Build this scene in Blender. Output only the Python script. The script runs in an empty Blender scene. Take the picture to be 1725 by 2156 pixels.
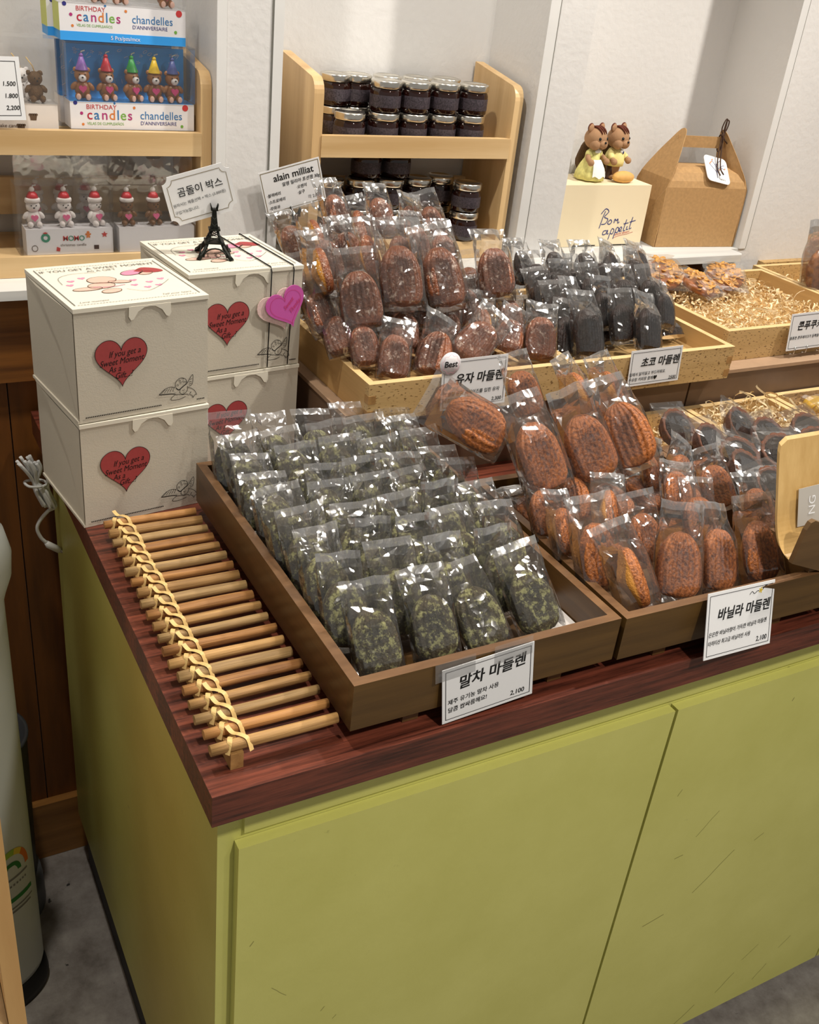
import bpy, bmesh, math, random
from mathutils import Vector, Matrix, noise
random.seed(7)
S = bpy.context.scene
COL = S.collection
R = math.radians
PI = math.pi

# ------------------------------------------------------------------ camera
CX, CY, F = 862.5, 1078.0, 2130.976
def _axes(yaw, pitch, roll):
    f = Vector((math.sin(yaw)*math.cos(pitch), math.cos(yaw)*math.cos(pitch), -math.sin(pitch)))
    r = Vector((math.cos(yaw), -math.sin(yaw), 0)); d = f.cross(r)
    c, s = math.cos(roll), math.sin(roll)
    return c*r + s*d, -s*r + c*d, f
CR, CD, CF = _axes(0.546463457, 0.509549221, -0.1175565)
CAM = Vector((-0.2162, -0.6344, 1.64))
cd = bpy.data.cameras.new('camera'); cam = bpy.data.objects.new('camera', cd); COL.objects.link(cam)
cd.sensor_fit = 'HORIZONTAL'; cd.sensor_width = 36.0; cd.lens = F*36.0/1725.0
cd.clip_start = 0.02; cd.clip_end = 50
m = Matrix((CR, -CD, -CF)).transposed().to_4x4(); m.translation = CAM
cam.matrix_world = m
S.camera = cam

# ------------------------------------------------------------------ light and exposure
S.view_settings.view_transform = 'Standard'; S.view_settings.look = 'None'
S.view_settings.gamma = 1.0; S.view_settings.exposure = 0.07
S.view_settings.use_curve_mapping = False
S.cycles.transparent_max_bounces = 28
S.cycles.max_bounces = 6; S.cycles.diffuse_bounces = 3; S.cycles.glossy_bounces = 2
S.cycles.transmission_bounces = 4
S.cycles.sample_clamp_indirect = 4.0
W = bpy.data.worlds.new('world'); S.world = W; W.use_nodes = True
W.node_tree.nodes['Background'].inputs[0].default_value = (1.0, 0.95, 0.88, 1)
W.node_tree.nodes['Background'].inputs[1].default_value = 0.26

def spot(name, loc, target, power, color, size=0.035, angle=70, blend=0.6):
    l = bpy.data.lights.new(name, 'SPOT'); l.energy = power; l.color = color
    l.shadow_soft_size = size; l.spot_size = R(angle); l.spot_blend = blend
    o = bpy.data.objects.new(name, l); COL.objects.link(o); o.location = loc
    o.rotation_euler = (Vector(target)-Vector(loc)).to_track_quat('-Z', 'Y').to_euler()
    return o
WARM = (1.0, 0.88, 0.72); COOL = (0.97, 0.97, 1.0); NEUT = (1.0, 0.94, 0.86)
spot('downlight_right', (1.75, 0.16, 2.75), (0.75, 0.25, 0.9), 105, NEUT, 0.035, 95)
spot('downlight_left', (-0.15, 0.38, 2.75), (0.15, 0.5, 1.0), 48, NEUT, 0.035, 95)
spot('downlight_middle', (0.80, 0.32, 2.75), (0.7, 0.3, 0.9), 40, NEUT, 0.035, 95)
spot('door_fill', (0.45, -1.25, 2.75), (0.50, -0.05, 0.15), 95, NEUT, 0.05, 54, 0.8)  # added spot, its narrow cone aimed low to brighten the cabinet doors
spot('downlight_room', (0.95, -1.2, 2.75), (0.8, 0.3, 0.9), 22, NEUT, 0.035, 95)

# ------------------------------------------------------------------ materials
def srgb(r, g, b):
    f = lambda c: (c/255)/12.92 if c/255 <= 0.04045 else ((c/255+0.055)/1.055)**2.4
    return (f(r), f(g), f(b), 1)
MATS = {}
def nodes_of(name):
    m = bpy.data.materials.new(name); m.use_nodes = True
    nt = m.node_tree; b = nt.nodes['Principled BSDF']; MATS[name] = m
    return m, nt, b
def N(nt, t, **kw):
    n = nt.nodes.new(t)
    for k, v in kw.items():
        if k in n.inputs.keys(): n.inputs[k].default_value = v
        else: setattr(n, k, v)
    return n
def ramp(nt, pts):
    r = nt.nodes.new('ShaderNodeValToRGB'); e = r.color_ramp.elements
    while len(e) < len(pts): e.new(0.5)
    for el, (p, c) in zip(e, pts): el.position = p; el.color = c
    return r
def coords(nt, scale=(1, 1, 1), src='Object', rot=(0, 0, 0)):
    tc = nt.nodes.new('ShaderNodeTexCoord'); mp = nt.nodes.new('ShaderNodeMapping')
    mp.inputs['Scale'].default_value = scale; mp.inputs['Rotation'].default_value = rot
    nt.links.new(tc.outputs[src], mp.inputs[0]); return mp
def plain(name, rgb, rough=0.5, metal=0.0, var=0.0, scale=20, bump=0.0, bscale=200, spec=0.5, trans=0):
    m, nt, b = nodes_of(name); c = srgb(*rgb)
    b.inputs['Base Color'].default_value = c; b.inputs['Roughness'].default_value = rough
    b.inputs['Metallic'].default_value = metal; b.inputs['Specular IOR Level'].default_value = spec
    if trans: b.inputs['Transmission Weight'].default_value = trans
    if var:
        mp = coords(nt); n = N(nt, 'ShaderNodeTexNoise', Scale=scale, Detail=4.0)
        nt.links.new(mp.outputs[0], n.inputs['Vector'])
        r = ramp(nt, [(0.3, [x*(1-var) for x in c[:3]]+[1]), (0.7, [min(1, x*(1+var)) for x in c[:3]]+[1])])
        nt.links.new(n.outputs['Fac'], r.inputs[0]); nt.links.new(r.outputs[0], b.inputs['Base Color'])
    if bump:
        mp = coords(nt); n = N(nt, 'ShaderNodeTexNoise', Scale=bscale, Detail=3.0)
        bp = N(nt, 'ShaderNodeBump', Strength=bump, Distance=0.002)
        nt.links.new(mp.outputs[0], n.inputs['Vector']); nt.links.new(n.outputs['Fac'], bp.inputs['Height'])
        nt.links.new(bp.outputs[0], b.inputs['Normal'])
    return m
def wood(name, dark, light, axis='x', rough=0.45, freq=60, streak=0.06, spots=None, bump=0.15):
    """straight grained timber: noise stretched along the grain axis"""
    m, nt, b = nodes_of(name)
    sc = {'x': (streak, 1, 1), 'y': (1, streak, 1), 'z': (1, 1, streak)}[axis]
    mp = coords(nt, sc)
    n1 = N(nt, 'ShaderNodeTexNoise', Scale=freq, Detail=6.0, Roughness=0.65)
    n2 = N(nt, 'ShaderNodeTexNoise', Scale=freq*0.22, Detail=2.0, Distortion=1.2)
    nt.links.new(mp.outputs[0], n1.inputs['Vector']); nt.links.new(mp.outputs[0], n2.inputs['Vector'])
    mx = N(nt, 'ShaderNodeMath', operation='ADD'); ml = N(nt, 'ShaderNodeMath', operation='MULTIPLY'); ml.inputs[1].default_value = 0.5
    nt.links.new(n1.outputs['Fac'], mx.inputs[0]); nt.links.new(n2.outputs['Fac'], mx.inputs[1]); nt.links.new(mx.outputs[0], ml.inputs[0])
    r = ramp(nt, [(0.33, srgb(*dark)), (0.62, srgb(*light))])
    nt.links.new(ml.outputs[0], r.inputs[0]); out = r.outputs[0]
    if spots:
        sp = coords(nt, {'x': (0.35, 1, 1), 'y': (1, 0.35, 1), 'z': (1, 1, 0.35)}[axis])
        v = N(nt, 'ShaderNodeTexNoise', Scale=420.0, Detail=1.0)
        nt.links.new(sp.outputs[0], v.inputs['Vector'])
        rr = ramp(nt, [(0.60, (0, 0, 0, 1)), (0.68, (1, 1, 1, 1))]); nt.links.new(v.outputs['Fac'], rr.inputs[0])
        mix = N(nt, 'ShaderNodeMixRGB'); mix.inputs[2].default_value = srgb(*spots)
        nt.links.new(rr.outputs[0], mix.inputs[0]); nt.links.new(out, mix.inputs[1]); out = mix.outputs[0]
    nt.links.new(out, b.inputs['Base Color']); b.inputs['Roughness'].default_value = rough
    if bump:
        bp = N(nt, 'ShaderNodeBump', Strength=bump, Distance=0.001)
        nt.links.new(n1.outputs['Fac'], bp.inputs['Height']); nt.links.new(bp.outputs[0], b.inputs['Normal'])
    return m

plain('plaster', (222, 220, 217), 0.7, var=0.03, scale=3, bump=0.35, bscale=90)
plain('ceiling_paint', (225, 222, 215), 0.8)
plain('trim_paint', (226, 225, 222), 0.5, var=0.03, scale=12)
plain('groove', (120, 118, 110), 0.8)
wood('ledge_paint', (186, 188, 186), (232, 231, 226), 'x', 0.6, 40, 0.05)
wood('wainscot', (66, 34, 10), (128, 76, 26), 'z', 0.45, 34, 0.10)
wood('rail_wood', (70, 38, 12), (140, 88, 34), 'x', 0.45, 50, 0.05)
wood('baseboard_wood', (120, 78, 34), (176, 122, 58), 'x', 0.4, 40, 0.10)
wood('pine_x', (200, 164, 112), (230, 200, 152), 'x', 0.42, 34, 0.05)
wood('pine_z', (194, 154, 102), (228, 194, 142), 'z', 0.42, 34, 0.05)
wood('crate_x', (184, 148, 92), (218, 184, 128), 'x', 0.5, 60, 0.05, spots=(120, 88, 46))
wood('crate_y', (180, 140, 84), (214, 176, 118), 'y', 0.5, 50, 0.06)
wood('rim_pine', (214, 178, 120), (234, 202, 146), 'x', 0.5, 50, 0.08)
wood('walnut_x', (62, 42, 16), (104, 76, 36), 'x', 0.38, 70, 0.05)
wood('walnut_y', (66, 42, 18), (108, 76, 38), 'y', 0.38, 70, 0.05)
wood('walnut_rim', (88, 60, 36), (128, 94, 62), 'x', 0.35, 60, 0.2)
wood('rod_wood', (112, 76, 36), (206, 160, 98), 'x', 0.6, 260, 0.03, bump=1.0)
wood('rod_wood_red', (108, 66, 30), (200, 144, 82), 'x', 0.6, 260, 0.03, bump=1.0)
wood('rod_wood_grey', (108, 80, 44), (192, 156, 102), 'x', 0.6, 260, 0.03, bump=1.0)
wood('block_wood', (140, 100, 52), (186, 142, 84), 'y', 0.6, 120, 0.2)
wood('plywood_light', (186, 146, 84), (214, 178, 116), 'z', 0.4, 60, 0.04)
wood('plywood_shaded', (84, 62, 36), (112, 84, 50), 'x', 0.4, 60, 0.05)  # darker copy of the stand's plywood, with the lip's shade put into the colour
wood('stand_wood', (206, 158, 96), (230, 186, 122), 'z', 0.45, 24, 0.10)
plain('riser_board', (112, 88, 68), 0.5, var=0.08, scale=30)
plain('riser_edge', (176, 146, 118), 0.5, var=0.06, scale=60)
plain('rattan', (226, 190, 122), 0.5, var=0.12, scale=90)
plain('black_plastic', (28, 28, 28), 0.4)
plain('kick_black', (16, 14, 12), 0.6)
plain('scuff', (150, 146, 80), 0.7)
plain('white_card', (232, 232, 232), 0.55)
plain('ink', (14, 14, 14), 0.6)
plain('ink_grey', (120, 118, 112), 0.6)
plain('ink_gold', (120, 104, 60), 0.5)
plain('ink_brown', (96, 74, 56), 0.6)
plain('ink_blue', (30, 44, 120), 0.6)
plain('ink_red', (196, 60, 60), 0.6)
plain('ink_pink', (232, 150, 176), 0.6)
plain('heart_red', (172, 70, 70), 0.6, var=0.05, scale=200)
plain('box_card_shaded', (214, 206, 188), 0.6, bump=0.1, bscale=600)  # same card as the lid, darkened to carry the shade on the sides
plain('box_lid', (240, 234, 216), 0.5)
plain('tag_pink', (214, 96, 180), 0.45)
plain('tag_pale', (238, 206, 200), 0.6, var=0.1, scale=300)
plain('elastic', (14, 12, 12), 0.7)
plain('kraft', (178, 140, 92), 0.75, var=0.10, scale=160, bump=0.1, bscale=500)
plain('kraft_in', (150, 114, 74), 0.8, var=0.08, scale=160)
plain('cream_card', (236, 220, 186), 0.6)
plain('cord_brown', (62, 38, 22), 0.8)
plain('iron', (30, 32, 26), 0.42, metal=0.6, bump=0.3, bscale=900)
plain('appliance_white', (206, 210, 204), 0.35)
plain('bin_grey', (62, 64, 66), 0.5)
plain('bin_base', (92, 94, 96), 0.5)
plain('label_green', (40, 120, 50), 0.5); plain('label_lime', (150, 180, 60), 0.5)
plain('label_yellow', (220, 190, 60), 0.5); plain('label_orange', (210, 110, 40), 0.5)
plain('cable_white', (226, 226, 222), 0.4)
plain('steel', (210, 208, 204), 0.25, metal=1.0)
plain('lid_silver', (228, 224, 214), 0.22, metal=1.0)
plain('jam', (34, 12, 8), 0.06, spec=0.8)
plain('jam_label', (62, 54, 60), 0.5, var=0.7, scale=420)
plain('bear_brown', (160, 104, 52), 0.35); plain('bear_dark', (112, 80, 40), 0.6, bump=0.6, bscale=700)
plain('bear_mid', (118, 82, 50), 0.4)
plain('bear_white', (238, 232, 228), 0.4); plain('foot_pink', (240, 196, 176), 0.5)
plain('hat_red', (190, 26, 44), 0.35); plain('hat_green', (40, 150, 60), 0.35); plain('hat_yellow', (248, 206, 30), 0.35)
plain('hat_purple', (140, 96, 176), 0.35); plain('hat_blue', (74, 88, 150), 0.35)
plain('heart_pink', (216, 70, 130), 0.35); plain('heart_rose', (232, 110, 156), 0.4)
plain('wick', (236, 226, 206), 0.7)
plain('print_blue', (58, 164, 244), 0.45); plain('print_lime', (206, 214, 110), 0.5)
plain('pack_white', (236, 234, 236), 0.5); plain('pack_cream', (230, 222, 214), 0.5)
plain('letter_red', (200, 60, 60), 0.5); plain('letter_crimson', (186, 36, 66), 0.5); plain('letter_blue', (50, 120, 180), 0.5)
plain('letter_navy', (50, 50, 130), 0.5); plain('letter_orange', (222, 130, 60), 0.5); plain('letter_green', (120, 176, 70), 0.5)
plain('letter_purple', (180, 50, 120), 0.5); plain('letter_teal', (60, 150, 120), 0.5)
plain('fur_tan', (176, 136, 100), 0.9, bump=0.4, bscale=1500); plain('fur_stripe', (96, 44, 26), 0.9)
plain('fur_tail', (92, 66, 32), 0.95, bump=1.0, bscale=900); plain('fur_pale', (214, 190, 156), 0.9)
plain('dress', (226, 220, 140), 0.8, var=0.2, scale=160); plain('apron', (244, 244, 240), 0.8, bump=0.3, bscale=300)
plain('sweater', (240, 226, 150), 0.85, bump=0.3, bscale=600); plain('boots', (70, 40, 36), 0.35)
plain('toy_bread', (216, 168, 96), 0.7, var=0.08, scale=80)
plain('shred', (244, 222, 180), 0.7, var=0.12, scale=60)
plain('shred_dark', (222, 186, 128), 0.7)
plain('almond', (208, 150, 74), 0.4, var=0.35, scale=140)
plain('caramel', (150, 84, 26), 0.3, var=0.35, scale=120)
plain('big_cookie', (148, 96, 54), 0.7, var=0.4, scale=110, bump=0.8, bscale=150)
plain('tart_rim', (104, 62, 40), 0.7, var=0.2, scale=200, bump=0.6, bscale=500)
plain('tart_fill', (30, 20, 15), 0.4, spec=0.2, var=0.5, scale=300, bump=1.0, bscale=500)
plain('yellow_jelly', (214, 170, 60), 0.3)
plain('paper_liner', (226, 220, 214), 0.6)

def film(name, base=0.065, rough=0.075, gain=0.72, tint=(1, 1, 1), haze=0.015, bump=0.16):
    """thin clear plastic: see-through straight on, mirror-like towards grazing"""
    m, nt, b = nodes_of(name); nt.nodes.remove(b); out = nt.nodes['Material Output']
    tr = N(nt, 'ShaderNodeBsdfTransparent'); tr.inputs[0].default_value = (*tint, 1)
    gl = N(nt, 'ShaderNodeBsdfGlossy'); gl.inputs['Roughness'].default_value = rough; gl.inputs['Color'].default_value = (1, 1, 1, 1)
    df = N(nt, 'ShaderNodeBsdfDiffuse'); df.inputs[0].default_value = (.9, .9, .9, 1)
    lw = N(nt, 'ShaderNodeLayerWeight', Blend=0.35)
    mu = N(nt, 'ShaderNodeMath', operation='MULTIPLY'); mu.inputs[1].default_value = gain
    ad = N(nt, 'ShaderNodeMath', operation='ADD', use_clamp=True); ad.inputs[1].default_value = base
    nt.links.new(lw.outputs['Fresnel'], mu.inputs[0]); nt.links.new(mu.outputs[0], ad.inputs[0])
    if bump:
        mp = coords(nt); nz = N(nt, 'ShaderNodeTexNoise', Scale=40.0, Detail=1.0)
        mxv = N(nt, 'ShaderNodeMixRGB'); mxv.inputs[0].default_value = 0.02
        nt.links.new(mp.outputs[0], nz.inputs['Vector']); nt.links.new(mp.outputs[0], mxv.inputs[1]); nt.links.new(nz.outputs['Color'], mxv.inputs[2])
        n = N(nt, 'ShaderNodeTexVoronoi', Scale=75.0, feature='F1'); bp = N(nt, 'ShaderNodeBump', Strength=bump, Distance=0.004)
        nt.links.new(mxv.outputs[0], n.inputs['Vector']); nt.links.new(n.outputs['Distance'], bp.inputs['Height'])
        nt.links.new(bp.outputs[0], gl.inputs['Normal'])
    m1 = N(nt, 'ShaderNodeMixShader'); m1.inputs[0].default_value = haze
    nt.links.new(tr.outputs[0], m1.inputs[1]); nt.links.new(df.outputs[0], m1.inputs[2])
    m2 = N(nt, 'ShaderNodeMixShader'); nt.links.new(ad.outputs[0], m2.inputs[0])
    nt.links.new(m1.outputs[0], m2.inputs[1]); nt.links.new(gl.outputs[0], m2.inputs[2])
    nt.links.new(m2.outputs[0], out.inputs[0]); return m
film('cellophane'); film('cellophane_soft', 0.03, 0.07, 0.34, haze=0.006, bump=0.10); film('cellophane_seal', 0.09, 0.12, 0.6, haze=0.07, bump=0.3); film('blister', 0.06, 0.05, 0.5, haze=0.02, bump=0.05)
film('clear_tape', 0.10, 0.12, 0.5, haze=0.10, bump=0.3)
film('card_sleeve', 0.03, 0.08, 0.4, haze=0.02, bump=0.05)

def cake_mat(name, crust, crust2, back, dust=None, lo=0.5, hi=0.56, dscale=38, rough=0.5, fine=0.35):
    """madeleine crust: fine crumb speckle, paler sponge on the humped side, optional powder or glaze flakes"""
    m, nt, b = nodes_of(name); mp = coords(nt)
    n = N(nt, 'ShaderNodeTexNoise', Scale=330.0, Detail=3.0); nt.links.new(mp.outputs[0], n.inputs['Vector'])
    n2 = N(nt, 'ShaderNodeTexNoise', Scale=28.0, Detail=3.0); nt.links.new(mp.outputs[0], n2.inputs['Vector'])
    ma = N(nt, 'ShaderNodeMath', operation='MULTIPLY_ADD'); ma.inputs[1].default_value = fine; ma.inputs[2].default_value = 0.0
    nt.links.new(n.outputs['Fac'], ma.inputs[0])
    mb = N(nt, 'ShaderNodeMath', operation='MULTIPLY_ADD'); mb.inputs[1].default_value = 1-fine
    nt.links.new(n2.outputs['Fac'], mb.inputs[0]); nt.links.new(ma.outputs[0], mb.inputs[2])
    r = ramp(nt, [(0.36, srgb(*crust)), (0.62, srgb(*crust2))]); nt.links.new(mb.outputs[0], r.inputs[0])
    sx = N(nt, 'ShaderNodeSeparateXYZ'); nt.links.new(mp.outputs[0], sx.inputs[0])
    mr = N(nt, 'ShaderNodeMapRange'); mr.inputs[1].default_value = 0.001; mr.inputs[2].default_value = 0.004
    nt.links.new(sx.outputs['Y'], mr.inputs[0])
    mx = N(nt, 'ShaderNodeMixRGB'); mx.inputs[2].default_value = srgb(*back)
    nt.links.new(mr.outputs[0], mx.inputs[0]); nt.links.new(r.outputs[0], mx.inputs[1]); out = mx.outputs[0]
    if dust:
        oi = N(nt, 'ShaderNodeObjectInfo'); va = N(nt, 'ShaderNodeVectorMath', operation='ADD')
        sc = N(nt, 'ShaderNodeVectorMath', operation='SCALE'); sc.inputs['Scale'].default_value = 9.0
        cb = N(nt, 'ShaderNodeCombineXYZ')
        for k in range(3): nt.links.new(oi.outputs['Random'], cb.inputs[k])
        nt.links.new(cb.outputs[0], sc.inputs[0]); nt.links.new(mp.outputs[0], va.inputs[0]); nt.links.new(sc.outputs[0], va.inputs[1])
        n3 = N(nt, 'ShaderNodeTexNoise', Scale=dscale, Detail=9.0, Roughness=0.72); nt.links.new(va.outputs[0], n3.inputs['Vector'])
        rr = ramp(nt, [(lo, (0, 0, 0, 1)), (hi, (1, 1, 1, 1))]); nt.links.new(n3.outputs['Fac'], rr.inputs[0])
        m2 = N(nt, 'ShaderNodeMixRGB'); m2.inputs[2].default_value = srgb(*dust)
        nt.links.new(rr.outputs[0], m2.inputs[0]); nt.links.new(out, m2.inputs[1]); out = m2.outputs[0]
    nt.links.new(out, b.inputs['Base Color']); b.inputs['Roughness'].default_value = rough
    bp = N(nt, 'ShaderNodeBump', Strength=0.6, Distance=0.003); nt.links.new(n.outputs['Fac'], bp.inputs['Height'])
    nt.links.new(bp.outputs[0], b.inputs['Normal'])
cake_mat('matcha_cake', (40, 36, 20), (78, 66, 38), (62, 58, 30), (152, 150, 98), 0.51, 0.59, 110, 0.65)
cake_mat('yuzu_cake', (92, 46, 24), (158, 92, 54), (226, 156, 54), (222, 198, 180), 0.55, 0.64, 120, 0.3)
cake_mat('vanilla_cake', (94, 46, 16), (194, 116, 56), (216, 150, 66), None, rough=0.5, fine=0.55)
cake_mat('choco_cake', (26, 17, 14), (56, 37, 31), (60, 40, 32), None, rough=0.3)
MATS['choco_cake'].node_tree.nodes['Principled BSDF'].inputs['Specular IOR Level'].default_value = 0.25

def stave_mat():
    m, nt, b = nodes_of('worktop_wood'); tc = nt.nodes.new('ShaderNodeTexCoord')
    br = N(nt, 'ShaderNodeTexBrick', Scale=1.0); br.offset = 0.37; br.squash = 1.0
    br.inputs['Color1'].default_value = (0, 0, 0, 1); br.inputs['Color2'].default_value = (1, 1, 1, 1)
    br.inputs['Mortar'].default_value = (0.1, 0.1, 0.1, 1); br.inputs['Mortar Size'].default_value = 0.0006
    br.inputs['Brick Width'].default_value = 0.42; br.inputs['Row Height'].default_value = 0.043
    nt.links.new(tc.outputs['Object'], br.inputs['Vector'])
    mp = coords(nt, (0.05, 1, 1)); n = N(nt, 'ShaderNodeTexNoise', Scale=150.0, Detail=5.0, Roughness=0.7)
    nt.links.new(mp.outputs[0], n.inputs['Vector'])
    r1 = ramp(nt, [(0.35, srgb(50, 23, 16)), (0.65, srgb(116, 58, 42))]); r2 = ramp(nt, [(0.35, srgb(78, 36, 25)), (0.65, srgb(150, 80, 56))])
    nt.links.new(n.outputs['Fac'], r1.inputs[0]); nt.links.new(n.outputs['Fac'], r2.inputs[0])
    mx = N(nt, 'ShaderNodeMixRGB'); nt.links.new(br.outputs['Color'], mx.inputs[0])
    nt.links.new(r1.outputs[0], mx.inputs[1]); nt.links.new(r2.outputs[0], mx.inputs[2])
    nt.links.new(mx.outputs[0], b.inputs['Base Color']); b.inputs['Roughness'].default_value = 0.36
    bp = N(nt, 'ShaderNodeBump', Strength=0.25, Distance=0.001); nt.links.new(n.outputs['Fac'], bp.inputs['Height']); nt.links.new(bp.outputs[0], b.inputs['Normal'])
stave_mat()
def green_mat():
    m, nt, b = nodes_of('green_paint'); mp = coords(nt)
    n = N(nt, 'ShaderNodeTexNoise', Scale=6.0, Detail=5.0, Roughness=0.6); nt.links.new(mp.outputs[0], n.inputs['Vector'])
    r = ramp(nt, [(0.3, srgb(202, 200, 108)), (0.7, srgb(212, 210, 120))]); nt.links.new(n.outputs['Fac'], r.inputs[0])
    n2 = N(nt, 'ShaderNodeTexNoise', Scale=34.0, Detail=8.0, Roughness=0.75); nt.links.new(mp.outputs[0], n2.inputs['Vector'])
    rr = ramp(nt, [(0.66, (0, 0, 0, 1)), (0.74, (0.5, 0.5, 0.5, 1))]); nt.links.new(n2.outputs['Fac'], rr.inputs[0])
    mx = N(nt, 'ShaderNodeMixRGB'); mx.inputs[2].default_value = srgb(110, 104, 50)
    nt.links.new(rr.outputs[0], mx.inputs[0]); nt.links.new(r.outputs[0], mx.inputs[1])
    nt.links.new(mx.outputs[0], b.inputs['Base Color']); b.inputs['Roughness'].default_value = 0.42
    n3 = N(nt, 'ShaderNodeTexNoise', Scale=160.0, Detail=3.0); nt.links.new(mp.outputs[0], n3.inputs['Vector'])
    bp = N(nt, 'ShaderNodeBump', Strength=0.12, Distance=0.002); nt.links.new(n3.outputs['Fac'], bp.inputs['Height']); nt.links.new(bp.outputs[0], b.inputs['Normal'])
green_mat()
def floor_mat():
    m, nt, b = nodes_of('floor_vinyl'); mp = coords(nt)
    n = N(nt, 'ShaderNodeTexNoise', Scale=14.0, Detail=8.0, Roughness=0.7); nt.links.new(mp.outputs[0], n.inputs['Vector'])
    r = ramp(nt, [(0.3, srgb(112, 104, 97)), (0.7, srgb(172, 166, 158))]); nt.links.new(n.outputs['Fac'], r.inputs[0])
    n2 = N(nt, 'ShaderNodeTexNoise', Scale=40.0, Detail=4.0); nt.links.new(mp.outputs[0], n2.inputs['Vector'])
    rr = ramp(nt, [(0.70, (0, 0, 0, 1)), (0.73, (1, 1, 1, 1))]); nt.links.new(n2.outputs['Fac'], rr.inputs[0])
    mx = N(nt, 'ShaderNodeMixRGB'); mx.inputs[2].default_value = srgb(40, 38, 36)
    nt.links.new(rr.outputs[0], mx.inputs[0]); nt.links.new(r.outputs[0], mx.inputs[1])
    nt.links.new(mx.outputs[0], b.inputs['Base Color']); b.inputs['Roughness'].default_value = 0.5
floor_mat()

# ------------------------------------------------------------------ object helpers
def thing(name, label, cat, loc=(0, 0, 0), rz=0.0, group=None):
    o = bpy.data.objects.new(name, None); COL.objects.link(o); o.empty_display_size = 0.02
    o.location = loc; o.rotation_euler = (0, 0, rz); tag(o, label, cat, group); return o
def tag(o, label=None, cat=None, group=None, kind=None):
    for k, v in (('label', label), ('category', cat), ('group', group), ('kind', kind)):
        if v: o[k] = v
    return o
def link(name, me, parent=None, mats=()):
    o = bpy.data.objects.new(name, me); COL.objects.link(o)
    for mm in mats: me.materials.append(MATS[mm])
    if parent: o.parent = parent
    return o
def mesh(name, bm, mats, parent=None, smooth=False, bevel=0, seg=2):
    if isinstance(mats, str): mats = (mats,)
    if bevel:
        es = [e for e in bm.edges if len(e.link_faces) == 2 and e.calc_face_angle(0) > 0.6]
        bmesh.ops.bevel(bm, geom=es, offset=bevel, segments=seg, affect='EDGES', profile=0.5, clamp_overlap=True)
    bmesh.ops.recalc_face_normals(bm, faces=bm.faces)
    me = bpy.data.meshes.new(name); bm.to_mesh(me); bm.free()
    if smooth:
        for p in me.polygons: p.use_smooth = True
    return link(name, me, parent, mats)
def box(bm, x0, x1, y0, y1, z0, z1, mi=0, M=None):
    vs = [bm.verts.new((x, y, z)) for z in (z0, z1) for y in (y0, y1) for x in (x0, x1)]
    if M: 
        for v in vs: v.co = M @ v.co
    for f in ((0, 2, 3, 1), (4, 5, 7, 6), (0, 1, 5, 4), (2, 6, 7, 3), (0, 4, 6, 2), (1, 3, 7, 5)):
        fc = bm.faces.new([vs[i] for i in f]); fc.material_index = mi
    return vs
def BX(name, dims, mats, parent=None, bevel=0, **k):
    bm = bmesh.new(); box(bm, *dims); return mesh(name, bm, mats, parent, bevel=bevel, **k)
def lathe(bm, prof, c=(0, 0, 0), seg=24, mi=0, sx=1, sy=1, cap=True, M=None):
    rings = []
    for r, z in prof:
        ring = [bm.verts.new((c[0]+r*sx*math.cos(2*PI*k/seg), c[1]+r*sy*math.sin(2*PI*k/seg), c[2]+z)) for k in range(seg)]
        if M:
            for v in ring: v.co = M @ v.co
        rings.append(ring)
    for a, b in zip(rings, rings[1:]):
        for k in range(seg):
            f = bm.faces.new((a[k], a[(k+1) % seg], b[(k+1) % seg], b[k])); f.material_index = mi; f.smooth = True
    if cap:
        for ring in (rings[0], rings[-1]):
            f = bm.faces.new(ring); f.material_index = mi
def ball(bm, c, r, s=(1, 1, 1), seg=14, rings=9, mi=0, M=None):
    T = Matrix.Translation(c) @ (M or Matrix.Identity(4)) @ Matrix.Diagonal((r*s[0], r*s[1], r*s[2], 1))
    g = bmesh.ops.create_uvsphere(bm, u_segments=seg, v_segments=rings, radius=1.0, matrix=T)
    fs = set()
    for v in g['verts']: fs.update(v.link_faces)
    for f in fs: f.material_index = mi; f.smooth = True
def tube(bm, pts, r, seg=8, mi=0, rad=None, cap=True):
    pts = [Vector(p) for p in pts]; rings = []; up = None
    for i, p in enumerate(pts):
        t = (pts[min(i+1, len(pts)-1)]-pts[max(i-1, 0)]).normalized()
        if up is None: up = t.orthogonal().normalized()
        up = (up-t*up.dot(t)).normalized(); s = t.cross(up)
        rr = rad[i] if rad else r
        rings.append([bm.verts.new(p+rr*(math.cos(2*PI*k/seg)*up+math.sin(2*PI*k/seg)*s)) for k in range(seg)])
    for a, b in zip(rings, rings[1:]):
        for k in range(seg):
            f = bm.faces.new((a[k], a[(k+1) % seg], b[(k+1) % seg], b[k])); f.material_index = mi; f.smooth = True
    if cap:
        for ring in (rings[0], rings[-1]):
            f = bm.faces.new(ring); f.material_index = mi
def poly(bm, pts, mi=0):
    f = bm.faces.new([bm.verts.new(p) for p in pts]); f.material_index = mi; return f
def slab(bm, outline, d, M=None, mi=0):
    """closed outline in local xz (list of (x,z)), front face at y=0, thickness d behind it"""
    M = M or Matrix.Identity(4)
    a = [bm.verts.new(M @ Vector((x, 0, z))) for x, z in outline]; b = [bm.verts.new(M @ Vector((x, d, z))) for x, z in outline]
    n = len(a)
    for f in [bm.faces.new(a), bm.faces.new(list(reversed(b)))]+[bm.faces.new((a[i], b[i], b[(i+1) % n], a[(i+1) % n])) for i in range(n)]:
        f.material_index = mi
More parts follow.
